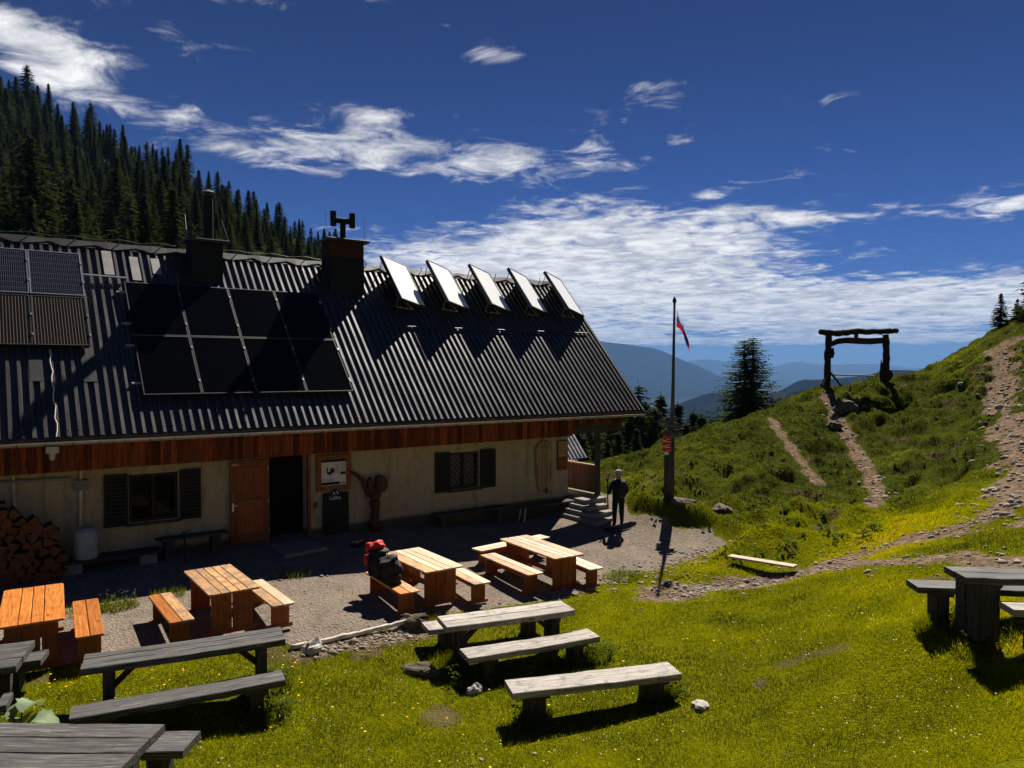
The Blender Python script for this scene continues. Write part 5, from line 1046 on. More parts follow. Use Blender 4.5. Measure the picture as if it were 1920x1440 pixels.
mb = MB(); mb.tube([(-.05, -.055, 1.52), (0, -.085, 1.50), (.05, -.055, 1.52), (.075, .02, 1.52)], .035, 8); mb.build('scarf', M['cloth_grey'], person, True)
for s in (-1, 1): mb = MB(); mb.lump((s * .078, .02, 1.585), (.012, .022, .032), 1, .05, 1); mb.build('ear', M['skin'], person, True)
mb = MB(); mb.lump((0, .112, 1.575), (.014, .02, .024), 1, .05, 1); mb.build('nose', M['skin'], person, True)
pk = empty('daypack', (0, 0, 0), 0, 'black daypack worn on the back of the walking person', 'backpack')
pk.matrix_world = person.matrix_basis @ Matrix.Translation((.03, -.17, 1.02))
mb = MB(); mb.lump((0, -.03, .16), (.17, .11, .26), 5, .06, 3, 0, .02, 3.0); mb.build('bag', M['cloth_black'], pk, True)
mb = MB(); mb.lump((0, -.07, .08), (.12, .06, .12), 8, .1, 2); mb.build('front_pocket', M['cloth_black'], pk, True)
hk = empty('hiking_pole', (0, 0, 0), 0, 'thin folded hiking poles held upright by the walking person', 'pole')
hk.matrix_world = person.matrix_basis @ Matrix.Translation((-.265, .30, 0))
mb = MB(); mb.tube([(0, 0, .55), (-.01, .0, 1.42)], .011, 6); mb.tube([(.02, 0, .56), (.015, .0, 1.40)], .011, 6); mb.build('shaft', M['black'], hk); mb = MB(); mb.lump((-.01, 0, 1.40), (.035, .03, .06), 2, .15, 2); mb.build('grip', M['black'], hk, True)

# ---------------------------------------------------------------- signpost, flagpole, flag
sx_, sy_ = 16.95, 15.30; sz_ = gl(sx_, sy_)
CA = R_(54.2 - 90)
sp = empty('signpost', (sx_, sy_, sz_), CA, 'stout grey wooden post with arrow boards and red trail signs', 'signpost')
mb = MB(); mb.box((0, .0, 1.05), (.20, .18, 2.4)); mb.build('post', M['darkpost_z'], sp)
mb = MB(); mb.box((-.15, -.05, .62), (.10, .09, 1.5)); mb.build('side_post', M['darkpost_z'], sp)
def arrow(zc, w, h, x0, left, rz):
    s = -1 if left else 1; mb = MB(); pts = [(-w / 2, -h / 2), (w / 2, -h / 2), (w / 2 + .12, 0), (w / 2, h / 2), (-w / 2, h / 2)]; pts = [(s * p[0] + x0, p[1]) for p in pts]
    if left: pts = pts[::-1]
    mb.plate(pts, -.14, -.11, .006); o = mb.build('arrow_board', M['grey_x'], sp); o.location = (0, 0, zc); o.rotation_euler = (0, rz, 0)
arrow(2.03, .42, .22, .02, True, .03); arrow(2.27, .38, .17, .02, False, .14); arrow(2.45, .26, .13, .0, False, -.08)
for k in range(3):
    mb = MB(); z = 1.47 + k * .17; pts = [(-.25, z), (-.0, z), (-.0, z + .15), (-.25, z + .15), (-.30, z + .075)]; 
    if k == 2: pts = [(-.26, z), (.0, z), (.06, z + .075), (.0, z + .15), (-.26, z + .15)]
    mb.plate(pts, -.135, -.115, .004); o = mb.build('red_trail_sign', M['redsign'], sp)
    mb = MB(); mb.plate(rrect(-.16, z + .015, -.05, z + .028), -.139, -.137); mb.plate(rrect(-.20, z + .118, -.03, z + .136), -.139, -.137); mb.build('white_marking', M['white'], o)
mb = MB(); mb.plate(rrect(-.18, 1.37, -.08, 1.45), -.125, -.11); mb.build('white_marking', M['white'], sp)
fp_ = empty('flagpole', (sx_ + .13, sy_ + .12, sz_), CA, 'tall thin grey flagpole rising behind the signpost', 'flagpole')
mb = MB(); mb.tube([(.02, 0, -.1), (.03, 0, 1.5), (.07, 0, 3.5), (.10, 0, 5.95)], [.085, .08, .05, .035], 10); mb.build('pole', M['grey_z'], fp_, True)
mb = MB(); mb.tube([(.10, 0, 5.93), (.10, 0, 6.0), (.10, 0, 6.07), (.10, 0, 6.16)], [.03, .065, .05, .004], 10); mb.build('finial', M['black'], fp_, True)
# limp flag hanging in folds
m, nt, b = new_mat('flag_cloth', 0.8, 0.1); at = nn(nt, 'ShaderNodeAttribute', attribute_name='stripe').outputs['Fac']
cr_ = nt.nodes.new('ShaderNodeValToRGB'); cr_.color_ramp.interpolation = 'CONSTANT'; e = cr_.color_ramp.elements; e.new(.5)
for i, (p, c) in enumerate(((0, (.42, .42, .42, 1)), (.333, (.015, .05, .30, 1)), (.667, (.42, .012, .012, 1)))): e[i].position = p; e[i].color = c
nt.links.new(at, cr_.inputs[0]); nt.links.new(cr_.outputs[0], b.inputs[0])
t_ = nt.nodes.new('ShaderNodeBsdfTranslucent'); nt.links.new(cr_.outputs[0], t_.inputs[0]); ms = nt.nodes.new('ShaderNodeMixShader'); ms.inputs[0].default_value = .45; nt.links.new(b.outputs[0], ms.inputs[1]); nt.links.new(t_.outputs[0], ms.inputs[2]); nt.links.new(ms.outputs[0], nt.nodes['Material Output'].inputs[0])
nu, nv = 28, 16; vs, fs, st_ = [], [], []
for j in range(nv + 1):
    for i in range(nu + 1):
        u, v_ = i / nu, j / nv       # u along the fly, v down the hoist
        xx_ = .02 + .66 * u * (1 - .45 * u) * (1 - .25 * math.cos(v_ * 3.1)); zz = -.50 * v_ - .85 * u * (.55 + .45 * u) + .02 * math.sin(9 * u)
        yy = .06 * math.sin(u * 11 + v_ * 1.5) * min(1, u * 4); vs.append((xx_ + .03 * math.sin(u * 11 + 1), yy, zz)); st_.append(min(.999, v_))
for j in range(nv):
    for i in range(nu): q = j * (nu + 1) + i; fs.append((q, q + 1, q + nu + 2, q + nu + 1))
mb = MB(); mb.add(vs, fs); me = mb.mesh('flag', m, True); aa = me.attributes.new('stripe', 'FLOAT', 'POINT'); aa.data.foreach_set('value', st_)
flag = tag(link('flag', me), 'limp flag in white blue and red hanging from the tall pole', 'flag'); p = fp_.matrix_basis @ Vector((.115, -.01, 5.72)); flag.location = p; flag.rotation_euler = (0, 0, CA)

# ---------------------------------------------------------------- gate on the crest
gA = Vector((35.6, 21.49, gl(35.6, 21.49))); gB = Vector((40.0, 20.67, gl(40.0, 20.67))); gd = (gB - gA); ga = math.atan2(gd.y, gd.x); gw = math.hypot(gd.x, gd.y)
gt = empty('wooden_gate', gA, ga, 'rustic log gate with a carved name board on the hill crest', 'gate')
dzb = gB.z - gA.z; rgx = random.Random(3)
def log(pts, r, name, par, n=10, wob=.02, mat='gatewood', seed=1):
    q = random.Random(seed); P_ = []
    for a, c in zip(pts[:-1], pts[1:]):
        for k in range(6): t = k / 6; P_.append(tuple(a[i] + (c[i] - a[i]) * t + q.uniform(-wob, wob) for i in range(3)))
    P_.append(pts[-1]); rr_ = [r * q.uniform(.88, 1.15) for _ in P_]; mb = MB(); mb.tube(P_, rr_, n); return mb.build(name, M[mat], par, True)
log([(0, 0, -.2), (.02, 0, 1.2), (.08, 0, 2.62)], .155, 'post', gt, seed=2); log([(gw - .1, 0, dzb - .25), (gw - .06, 0, 1.4), (gw - .12, 0, 2.68)], .18, 'post', gt, seed=4)
log([(-.55, 0, 2.72), (.6, 0, 2.66), (2.2, 0, 2.80), (gw - .5, 0, 2.82), (gw + .75, 0, 2.90)], .15, 'top_beam', gt, seed=6, wob=.025)
ol = [(.14, 1.93), (.7, 2.10), (1.3, 2.16), (2.2, 2.14), (3.2, 2.13), (gw - .2, 2.20), (gw - .2, 2.52), (3.0, 2.46), (2.2, 2.47), (1.4, 2.47), (.7, 2.40), (.16, 2.22)]
mb = MB(); mb.plate(ol, -.05, .05, .015); sb_ = mb.build('name_board', M['gatewood'], gt)
text('SMEKA LIM AO', .27, (2.45, -.055, 2.21), M['carvedark'], sb_, 'carved_lettering')
log([(2.1, 0, 2.45), (2.12, 0, 2.75)], .10, 'hanger', gt, seed=7); log([(.02, -.02, .72), (-.62, -.3, -.15)], .055, 'brace', gt, mat='carvedark', seed=8); log([(.05, -.02, .72), (.45, -.5, -.05)], .055, 'brace', gt, mat='carvedark', seed=9); log([(.03, 0, .6), (.3, .7, -.1)], .05, 'brace', gt, mat='carvedark', seed=10)
log([(.1, .05, .52), (gw - .9, .1, .44)], .04, 'low_rail', gt, mat='carve', seed=11, wob=.008)
mb = MB(); mb.lump((.16, -.05, 1.62), (.24, .16, .24), 5, .15, 2); mb.box((.30, -.05, 1.66), (.10, .12, .48)); mb.lump((-.10, 0, 1.62), (.10, .1, .12), 7, .2, 2); mb.build('carved_owl', M['gatewood'], gt, True)
mb = MB(); zb = dzb; mb.lump((gw - .34, -.12, zb + .36), (.30, .2, .52), 6, .12, 2); mb.tube([(gw - .52, -.12, zb + .5), (gw - .58, -.12, zb + .95), (gw - .60, -.12, zb + 1.25)], [.12, .06, .015], 8); mb.tube([(gw - .42, -.12, zb + .7), (gw - .44, -.12, zb + 1.05), (gw - .44, -.12, zb + 1.2)], [.1, .05, .015], 8)
mb.build('carved_chamois', M['gatewood'], gt, True)
mb = MB(); mb.plate([(gw - .05, zb + .1), (gw + .25, zb + .15), (gw + .42, zb + .40), (gw + .30, zb + .66), (gw + .0, zb + .74)], -.1, .1, .02); mb.build('carved_shield', M['gatewood'], gt)

# ---------------------------------------------------------------- loose timber and stones
pA, pB = Vector((15.02, 11.62, 0)), Vector((15.30, 9.98, 0)); pA.z = gz(pA.x, pA.y) + .14; pB.z = gz(pB.x, pB.y) + .10
mb = MB(); L = (pB - pA).length; mb.slab(rrect(-L / 2, -.13, L / 2, .13), 0, .045, .004); o = mb.build('footbridge_plank', M['newplank']); o.location = (pA + pB) / 2; o.rotation_euler = (0, -math.asin((pB.z - pA.z) / L), math.atan2(pB.y - pA.y, pB.x - pA.x))
tag(o, 'single pale plank laid across the stony ditch', 'plank')
pts = []; K_ = [(4.10, 11.92), (4.7, 11.88), (5.3, 11.86), (5.9, 11.85), (6.25, 11.83)]
for i, (x, y) in enumerate(K_): pts.append((x, y, gz(x, y) + .05 + (.10 if i == 4 else .04 * (i == 3))))
o = log(pts, .042, 'bleached_pole', None, 9, .006, 'birch', 12); tag(o, 'long bleached pole lying along the edge of the gravel', 'pole')
def rock(x, y, r, mat, label, seed, sink=.3):
    mb = MB(); mb.lump((0, 0, 0), r, seed, .22, 3, 0, .10); o = mb.build('rock', M[mat], None, False, (x, y, gz(x, y) + r[2] * (1 - sink) - r[2] * .3)); o.rotation_euler = (0, 0, seed * 1.3)
    tag(o, label, 'rock', 'rocks in the grass')
rock(6.32, 11.80, (.26, .17, .2), 'darkrock', 'dark boulder at the thick end of the bleached pole', 2)
rock(4.38, 11.68, (.17, .12, .14), 'rock', 'pale boulder lying over the thin end of the bleached pole', 5)
rock(5.89, 9.13, (.11, .08, .09), 'rock', 'white stone on the lawn below the knotty bench', 7)
rock(7.89, 6.56, (.14, .1, .06), 'rock', 'flat grey stone on the lawn right of the lone bench', 8)
rock(16.95, 15.02, (.55, .30, .24), 'darkrock', 'layered brown rock outcrop under the signpost', 11, 1.05)
rock(17.6, 13.9, (.38, .22, .14), 'darkrock', 'smaller brown rock in the bank beside the signpost', 13)
rock(33.4, 19.2, (.55, .4, .42), 'darkrock', 'dark boulder on the path below the gate', 14)
rock(31.0, 18.3, (.4, .3, .2), 'darkrock', 'low dark stone in the path further below the gate', 15)
rock(5.55, 10.15, (.3, .16, .1), 'darkrock', 'flat dark stone before the two plank table', 16)
rock(8.35, 9.75, (.16, .12, .07), 'rock', 'pale stone in the grass beside the knotty bench end', 17)
for k, (x, y, r) in enumerate(((27.5, 7.6, .55), (28.6, 7.0, .45), (30.8, 8.4, .6), (24.2, 6.0, .4), (34.5, 9.6, .5))):
    rock(x, y, (r, r * .6, r * .45), 'rock', ('broad pale rock beside the steep stony path', 'second pale rock beside the steep stony path', 'large rock high on the steep stony path', 'low rock where the stony path steepens', 'uppermost pale rock on the steep stony path')[k], 20 + k)
# ---------------------------------------------------------------- small shed behind the corner
sh_o = Vector((29.6, 18.0, 0.1))
def place_s(x, t, h): return (x, 27.9 + 2.4 * t, -.15 + 2.5 * t + h)
E2 = CF * 34 + CR * (1100 - 960) / 1387 * 34
sx0, sy0, sz0 = E2[0], E2[1], 4.3 - 170 / 1387 * 34
shed = empty('wood_shed', (sx0, sy0, sz0 - 1.6), 0, 'small grey ribbed shed roof seen past the hut corner', 'shed')
def place_s(x, t, h): return (x, 2.2 * t, 1.6 + 2.35 * t + h)
mb = ribbed(-5.0, 0.0, .22, .05, place_s); mb.build('roof', M['steel'], shed)
mb = MB(); mb.box((-2.5, 1.4, .5), (4.6, 2.2, 2.0)); mb.build('wall', M['darkpost_z'], shed)

# ---------------------------------------------------------------- trees
def conifer(seed, h, R, step, nb, ns, size, droop=0.35, base=.1, sparse=0.0, upcurve=.25, pw=.9):
    rg = np.random.RandomState(seed); V, F = [], []
    z = h * base
    while z < h * .985:
        f = z / h; Lm = R * (1 - f) ** pw * (.55 + .45 * min(1, (f - base) / .12 + .35)) + .02 * h * .25
        n = max(4, int(nb * (1 - .35 * f)))
        a0 = rg.uniform(0, 6.28)
        for k in range(n):
            if rg.rand() < sparse: continue
            a = a0 + 6.283 * k / n + rg.uniform(-.3, .3); L = Lm * rg.uniform(.62, 1.15); c, s_ = math.cos(a), math.sin(a); dr = droop * rg.uniform(.6, 1.3)
            m_ = max(2, int(round(ns * (.45 + .55 * L / max(R, .01)))))
            for j in range(m_):
                t = (j + rg.uniform(.3, .9)) / m_; r = L * t; zz = z - dr * r + upcurve * dr * r * t * 1.6 + rg.uniform(-.03, .03) * size * 4
                p = np.array([c * r, s_ * r, zz]); w = size * (1.15 - .6 * t) * rg.uniform(.7, 1.4) * (1.1 - .6 * f); ln = size * rg.uniform(.9, 1.6) * (1.1 - .6 * f)
                d = np.array([c, s_, -.25 - dr * .4 + rg.uniform(-.35, .3)]); sd_ = np.array([-s_, c, rg.uniform(-.35, .35)]); q = rg.uniform(-.7, .7)
                d = d + sd_ * q; b0 = len(V); dn = np.array([0, 0, -w * rg.uniform(.25, .8)])
                V += [tuple(p - d * ln * .35), tuple(p + sd_ * w + dn), tuple(p + d * ln), tuple(p - sd_ * w + dn)]; F.append((b0, b0 + 1, b0 + 2, b0 + 3))
        z += step * rg.uniform(.75, 1.25) * (1 - .35 * f)
    # leader
    for k in range(6):
        b0 = len(V); zz = h * (.96 + .012 * k); a = k * 2.1; w = size * .35 * (1 - k / 7); V += [(w * math.cos(a), w * math.sin(a), zz - size * .2), (0, 0, zz), (0, 0, zz + size * .45)]; F.append((b0, b0 + 1, b0 + 2))
    return V, F
def tree_mesh(nm, V, F, mat): me = bpy.data.meshes.new(nm); me.from_pydata(V, [], F); me.materials.append(mat); me.update(); return me
SPR = []
for i, (h, R, dr, pw, sp) in enumerate(((16, 3.9, .4, .9, 0), (16, 3.3, .5, .85, .1), (16, 4.4, .3, .72, .15), (16, 4.0, .45, .95, 0), (16, 4.6, .3, .62, .2), (16, 3.5, .35, .7, .25), (16, 4.2, .4, .8, .05))):
    V, F = conifer(40 + i, h, R, .36, 10, 8, .40, dr, .06 + .02 * (i % 3), sp, .25, pw)
    cm = tree_mesh('spruce_crown', V, F, M['needles']); mb = MB(); mb.tube([(0, 0, -1.5), (0, 0, 4), (.05, 0, 10), (0, 0, 15.6)], [.26, .2, .11, .02], 7); SPR.append((cm, mb.mesh('spruce_trunk', M['bark'], True)))
rgt = random.Random(8)
def plant_tree(x, y, z, h, name, label, group, wide=1.0):
    cm, tm = rgt.choice(SPR); o = empty(name, (x, y, z), rgt.uniform(0, 6.28), label, 'tree', group); s = h / 16.0
    w = s * rgt.uniform(.85, 1.15) * wide; o.scale = (w, w, s)
    link('trunk', tm, o); link('crown', cm, o)
for (x, y, z, h) in FOREST: plant_tree(x, y, z - .5, h * rgt.uniform(.95, 1.1), 'spruce_tree', 'dark spruce in the forest on the steep slope behind the hut', 'spruces on the slope behind the hut', 1.25 if h < 10 else 1.05)
for (x, y, z, h) in VALLEY: plant_tree(x, y, z, h, 'spruce_tree', 'dark spruce in the wood beyond the porch below the meadow', 'spruces below the meadow', 1.25)
# lone twin-stemmed larch on the crest
lx, ly = .5 * (LARCH[0][0] + LARCH[1][0]), .5 * (LARCH[0][1] + LARCH[1][1]); lz = gz(lx, ly) - .2
lt = empty('larch_tree', (lx, ly, lz), 0, 'twin stemmed larch standing alone on the meadow crest', 'tree'); Ht = 4.3 + 56 / 1387 * 41 - lz
for k, (sg, hh) in enumerate(((-1, Ht), (1, Ht * 1.02))):
    ox, oy = CR[0] * sg * .24, CR[1] * sg * .24
    V, F = conifer(70 + k, hh, 2.15, .14, 12, 12, .13, .26, .02, .2, .5, .50); V = [(a + ox * (.75 + .25 * c / hh), b_ + oy * (.75 + .25 * c / hh), c) for a, b_, c in V]
    link('crown', tree_mesh('larch_crown', V, F, M['larch']), lt)
    mb = MB(); mb.tube([(ox * .75, oy * .75, -.3), (ox * .85, oy * .85, hh * .5), (ox, oy, hh * .98)], [.11, .075, .01], 8); mb.build('trunk', M['bark'], lt, True)
# young spruces on the shoulder at the picture edge
for (u, v, d, h, lb) in ((1875, 632, 47, 2.1, 'small young spruce on the skyline above the stony path'), (1906, 620, 46, 1.5, 'smallest young spruce beside the skyline spruce'), (1928, 622, 44, 2.0, 'young spruce half cut off at the picture edge'), (1962, 610, 43.5, 5.4, 'taller spruce whose branches reach in at the picture edge')):
    p = CF * d + CR * (u - 960) / 1387 * d; x, y = p[0], p[1]; o = empty('young_spruce', (x, y, gz(x, y) - .1), u, lb, 'tree', 'young spruces on the shoulder')
    V, F = conifer(u, h, h * .36, .12, 9, 8, .13 if h < 4 else .19, .25, .05, .1, .4); link('crown', tree_mesh('young_crown', V, F, M['larch']), o)
    mb = MB(); mb.tube([(0, 0, -.2), (0, 0, h * .97)], [.05 * h / 2, .006], 6); mb.build('trunk', M['bark'], o)

# ---------------------------------------------------------------- stones, weeds, flowers, grass
def lat(d, u): p = CF * d + CR * (u - 960) / 1387 * d; return p[0], p[1]
def scatter_mesh(name, V, F, mat, attr=None, label=None):
    me = bpy.data.meshes.new(name); V = np.asarray(V, np.float32); F = np.asarray(F, np.int32); k = F.shape[1]
    me.vertices.add(len(V)); me.vertices.foreach_set('co', V.ravel()); me.loops.add(F.size); me.loops.foreach_set('vertex_index', F.ravel()); me.polygons.add(len(F))
    me.polygons.foreach_set('loop_start', np.arange(0, F.size, k, dtype=np.int32)); me.polygons.foreach_set('loop_total', np.full(len(F), k, np.int32))
    if attr is not None: a = me.attributes.new('tint', 'FLOAT', 'POINT'); a.data.foreach_set('value', np.asarray(attr, np.float32))
    me.materials.append(mat); me.update(calc_edges=True); me.validate(); return tag(link(name, me), label=label, kind='stuff')
RS = np.random.RandomState(3)
# stones: squashed, randomly cut icosahedra
ph = (1 + 5 ** .5) / 2; IC = np.array([(-1, ph, 0), (1, ph, 0), (-1, -ph, 0), (1, -ph, 0), (0, -1, ph), (0, 1, ph), (0, -1, -ph), (0, 1, -ph), (ph, 0, -1), (ph, 0, 1), (-ph, 0, -1), (-ph, 0, 1)]) / 1.9
IF = np.array([(0, 11, 5), (0, 5, 1), (0, 1, 7), (0, 7, 10), (0, 10, 11), (1, 5, 9), (5, 11, 4), (11, 10, 2), (10, 7, 6), (7, 1, 8), (3, 9, 4), (3, 4, 2), (3, 2, 6), (3, 6, 8), (3, 8, 9), (4, 9, 5), (2, 4, 11), (6, 2, 10), (8, 6, 7), (9, 8, 1)])
def stones(name, X, Y, S, mat, label):
    Z = ground(X, Y); V, F = [], []
    for i in range(len(X)):
        r = S[i] * RS.uniform(.6, 1.3, 3) * (1, 1, .6); a = RS.uniform(0, 6.28); q = IC * RS.uniform(.62, 1.28, (12, 1)) * r; c, s_ = math.cos(a), math.sin(a)
        q = np.stack([q[:, 0] * c - q[:, 1] * s_, q[:, 0] * s_ + q[:, 1] * c, q[:, 2]], 1) + (X[i], Y[i], Z[i] + r[2] * .05); F.append(IF + 12 * i); V.append(q)
    return scatter_mesh(name, np.concatenate(V), np.concatenate(F), mat, None, label)
def along(pts, n, wid):
    P_ = np.array(pts); s = np.concatenate([[0], np.cumsum(np.hypot(*np.diff(P_, axis=0).T))]); q = RS.uniform(0, s[-1], n)
    return np.interp(q, s, P_[:, 0]) + RS.normal(0, wid, n), np.interp(q, s, P_[:, 1]) + RS.normal(0, wid, n)
SX, SY, SS = [], [], []
for pts, n, w, s0 in ((STRIP, 360, .14, .028), (PATHS['e'], 480, .40, .034), (PATHS['c'][6:], 420, .5, .034), (PATHS['c'][:7], 420, .55, .07), (PATHS['f'], 160, .6, .05), (PATHS['d'], 260, .5, .03), (PATHS['a'], 160, .25, .05), (YARD[9:15], 420, .35, .035), (YARD[0:9], 260, .14, .022)):
    x, y = along(pts, n, w); SX.append(x); SY.append(y); SS.append(s0 * np.exp(RS.normal(0, .45, n)))
x = RS.uniform(-1, 14, 420); y = RS.uniform(7, 12, 420); SX.append(x); SY.append(y); SS.append(.014 * np.exp(RS.normal(0, .5, 420)))
x = RS.uniform(4.5, 6.2, 60); y = RS.uniform(15.2, 15.9, 60); SX.append(x); SY.append(y); SS.append(.03 * np.exp(RS.normal(0, .5, 60)))
stones('scattered_stones', np.concatenate(SX), np.concatenate(SY), np.concatenate(SS), plain('loose_stone', (.25, .205, .16), .9, .2, 0, .5, 2.5, .5), 'pale stones scattered along the ditch and paths')
n = 5200; x = RS.uniform(-1, 16, n); y = RS.uniform(11, 17.5, n); k = yard_sd(x, y) < -.1; stones('gravel_pebbles', x[k], y[k], (.012 * np.exp(RS.normal(0, .4, n)))[k], plain('pebble', (.27, .245, .215), .9, .2, 0, .45, 3), 'fine pebbles lying on the gravel courtyard')

def blades(X, Y, Hh, Ww, lean, tint):
    n = len(X); Z = ground(X, Y); a = RS.uniform(0, 6.283, n); l = RS.uniform(.1, 1, n) * lean * Hh; b_ = RS.uniform(0, 6.283, n)
    dx, dy = np.cos(a) * Ww, np.sin(a) * Ww
    p0 = np.stack([X - dx, Y - dy, Z - .01], 1); p1 = np.stack([X + dx, Y + dy, Z - .01], 1); p2 = np.stack([X + np.cos(b_) * l, Y + np.sin(b_) * l, Z + Hh], 1)
    V = np.stack([p0, p1, p2], 1).reshape(-1, 3); F = np.arange(3 * n).reshape(n, 3); return V, F, np.repeat(tint, 3)
def sample(n, d0, d1, u0, u1, pw=1.0):
    d = d0 * (d1 / d0) ** (RS.uniform(0, 1, n) ** pw); u = RS.uniform(u0, u1, n); p = CF[None] * d[:, None] + CR[None] * ((u - 960) / 1387 * d)[:, None]; return p[:, 0], p[:, 1], d, u
VV, FF, TT_ = [], [], []; off = 0
def put(V, F, t):
    global off
    VV.append(V); FF.append(F + off); TT_.append(t); off += len(V)
# lawn
X, Y, D, U = sample(430000, 7.4, 21, -80, 2050)
ys = yard_sd(X, Y) + .28 * fbm(X * 1.6, Y * 1.6, 4, 3); ps = path_sd(X, Y); bb = fbm(X * .8, Y * .8, 21, 4)
st_ = seg_d(X, Y, STRIP)
k = (ys > .02) & (ps > RS.uniform(-.12, .18, len(X))) & (bb < .52 + RS.uniform(-.12, .08, len(X))) & (hillmask(X, Y) < .6) & ((st_ > .22) | (RS.rand(len(X)) < .15))
X, Y, D = X[k], Y[k], D[k]; pt = fbm(X * .45, Y * .45, 31, 4); fine = fbm(X * 3, Y * 3, 33, 2)
Hh = (.030 + .018 * np.clip(pt + .3, 0, 1)) * RS.uniform(.6, 1.5, len(X)) * (D / 9) ** .35 * (1 + .9 * np.clip(fine, 0, 1)); tint = np.clip(.33 + .17 * sstep(2, 9, X) + .7 * pt + .3 * fbm(X * 1.7, Y * 1.7, 35, 2) + RS.normal(0, .13, len(X)), 0, 1)
put(*blades(X, Y, Hh, .0045 * (D / 9) ** .9, .9, tint))
# hillside tufts
X, Y, D, U = sample(330000, 17, 47, 1080, 2060, .8)
ys = yard_sd(X, Y); ps = path_sd(X, Y); k = (ys > .12) & (ps > RS.uniform(-.15, .15, len(X))) & (hillmask(X, Y) > .3)
X, Y, D = X[k], Y[k], D[k]; pt = fbm(X * .35, Y * .35, 41, 4); cl = fbm(X * 1.1, Y * 1.1, 43, 3)
Hh = (.026 + .045 * np.clip(cl + .12, 0, 1)) * RS.uniform(.5, 1.5, len(X)) * (D / 25) ** .4; tint = np.clip(.15 - .08 * np.clip((D - 24) / 10, 0, 1) + .6 * pt - .35 * np.clip(cl, 0, 1) + .10 * np.clip((22 - D) / 6, 0, 1) + RS.normal(0, .11, len(X)), 0, 1)
put(*blades(X, Y, Hh, .012 * (D / 25), 1.1, tint))
# longer tufts round bench legs and along edges
TX, TY = [], []
for (x, y, r, n) in ((6.1, 7.95, .28, 900), (7.9, 7.3, .32, 900), (6.15, 9.5, .4, 900), (8.1, 9.1, .45, 1300), (6.2, 10.3, .35, 700), (8.2, 9.9, .3, 600), (3.1, 10.0, .35, 900), (1.2, 10.4, .35, 500), (3.4, 10.7, .3, 800), (2.0, 14.95, .35, 500), (2.9, 15.2, .3, 250), (5.4, 15.45, .35, 200), (11.0, 4.9, .4, 900), (11.2, 4.3, .35, 600), (10.6, 4.3, .3, 500), (12.1, 12.4, .5, 700), (1.5, 15.0, .4, 350), (6.9, 12.2, .5, 400)):
    a = RS.uniform(0, 6.28, n); q = r * np.sqrt(RS.rand(n)); TX.append(x + q * np.cos(a)); TY.append(y + q * np.sin(a) * .8)
X, Y = np.concatenate(TX), np.concatenate(TY); put(*blades(X, Y, RS.uniform(.05, .17, len(X)), np.full(len(X), .006), .9, np.clip(RS.normal(.3, .15, len(X)), 0, 1)))
scatter_mesh('grass', np.concatenate(VV), np.concatenate(FF), M['blade'], np.concatenate(TT_), 'short yellow green grass covering the lawn and slope')

# broad-leaved weeds as ground cover on the slope and by the bench legs
V, F = [], []
def leaf(p, a, ln, w, up):
    c, s_ = math.cos(a), math.sin(a); d = np.array([c, s_, up]); sd_ = np.array([-s_, c, 0]); b0 = len(V); p = np.array(p)
    V.extend([p, p + d * ln * .45 + sd_ * w + (0, 0, .01), p + d * ln * (1.0) + (0, 0, -.25 * ln), p + d * ln * .45 - sd_ * w + (0, 0, .01)]); F.append((b0, b0 + 1, b0 + 2, b0 + 3))
X, Y, D, U = sample(700, 18, 40, 1120, 2000); k = (yard_sd(X, Y) > .2) & (path_sd(X, Y) > .05) & (fbm(X * .5, Y * .5, 51, 3) > .02)
for x, y, z in zip(X[k], Y[k], ground(X[k], Y[k])):
    for q in range(RS.randint(4, 8)): leaf((x + RS.normal(0, .08), y + RS.normal(0, .08), z + RS.uniform(.02, .12)), RS.uniform(0, 6.28), RS.uniform(.09, .2), RS.uniform(.03, .06), RS.uniform(.0, .7))
for (x, y, r, n) in ((8.2, 9.05, .35, 260), (6.0, 9.6, .3, 160), (6.0, 7.9, .25, 120), (8.0, 7.2, .3, 120), (3.15, 9.95, .3, 240), (3.5, 10.75, .25, 160), (11.15, 4.75, .3, 200), (10.75, 4.2, .25, 120), (2.0, 15.0, .3, 90), (1.4, 10.0, .3, 60), (12.3, 12.3, .4, 120)):
    for q in range(n):
        a = RS.uniform(0, 6.28); rr_ = r * RS.rand() ** .5; xx_, yy = x + rr_ * math.cos(a), y + rr_ * math.sin(a); V_z = RS.uniform(.02, .26); leaf((xx_, yy, -9), RS.uniform(0, 6.28), RS.uniform(.03, .07), RS.uniform(.012, .026), RS.uniform(-.3, .6))
        for w in range(1, 5): V[-w] = V[-w] + np.array((0, 0, 9 + V_z - .52 * 0))
WV = np.array(V); nb_ = WV.reshape(-1, 4, 3); lowm = nb_[:, :, 2].mean(1)
cut = int(sum(1 for _ in F)); 
# weeds by the benches were given heights above the lawn: drop them on the ground
start = len(F) - sum((260, 160, 120, 120, 240, 160, 200, 120, 90, 60, 120)); gzs = ground(nb_[start:, 0, 0], nb_[start:, 0, 1]); nb_[start:, :, 2] += gzs[:, None]
scatter_mesh('weeds', nb_.reshape(-1, 3), np.array(F), M['weed'], None, 'leafy weeds in the slope and around the bench legs')
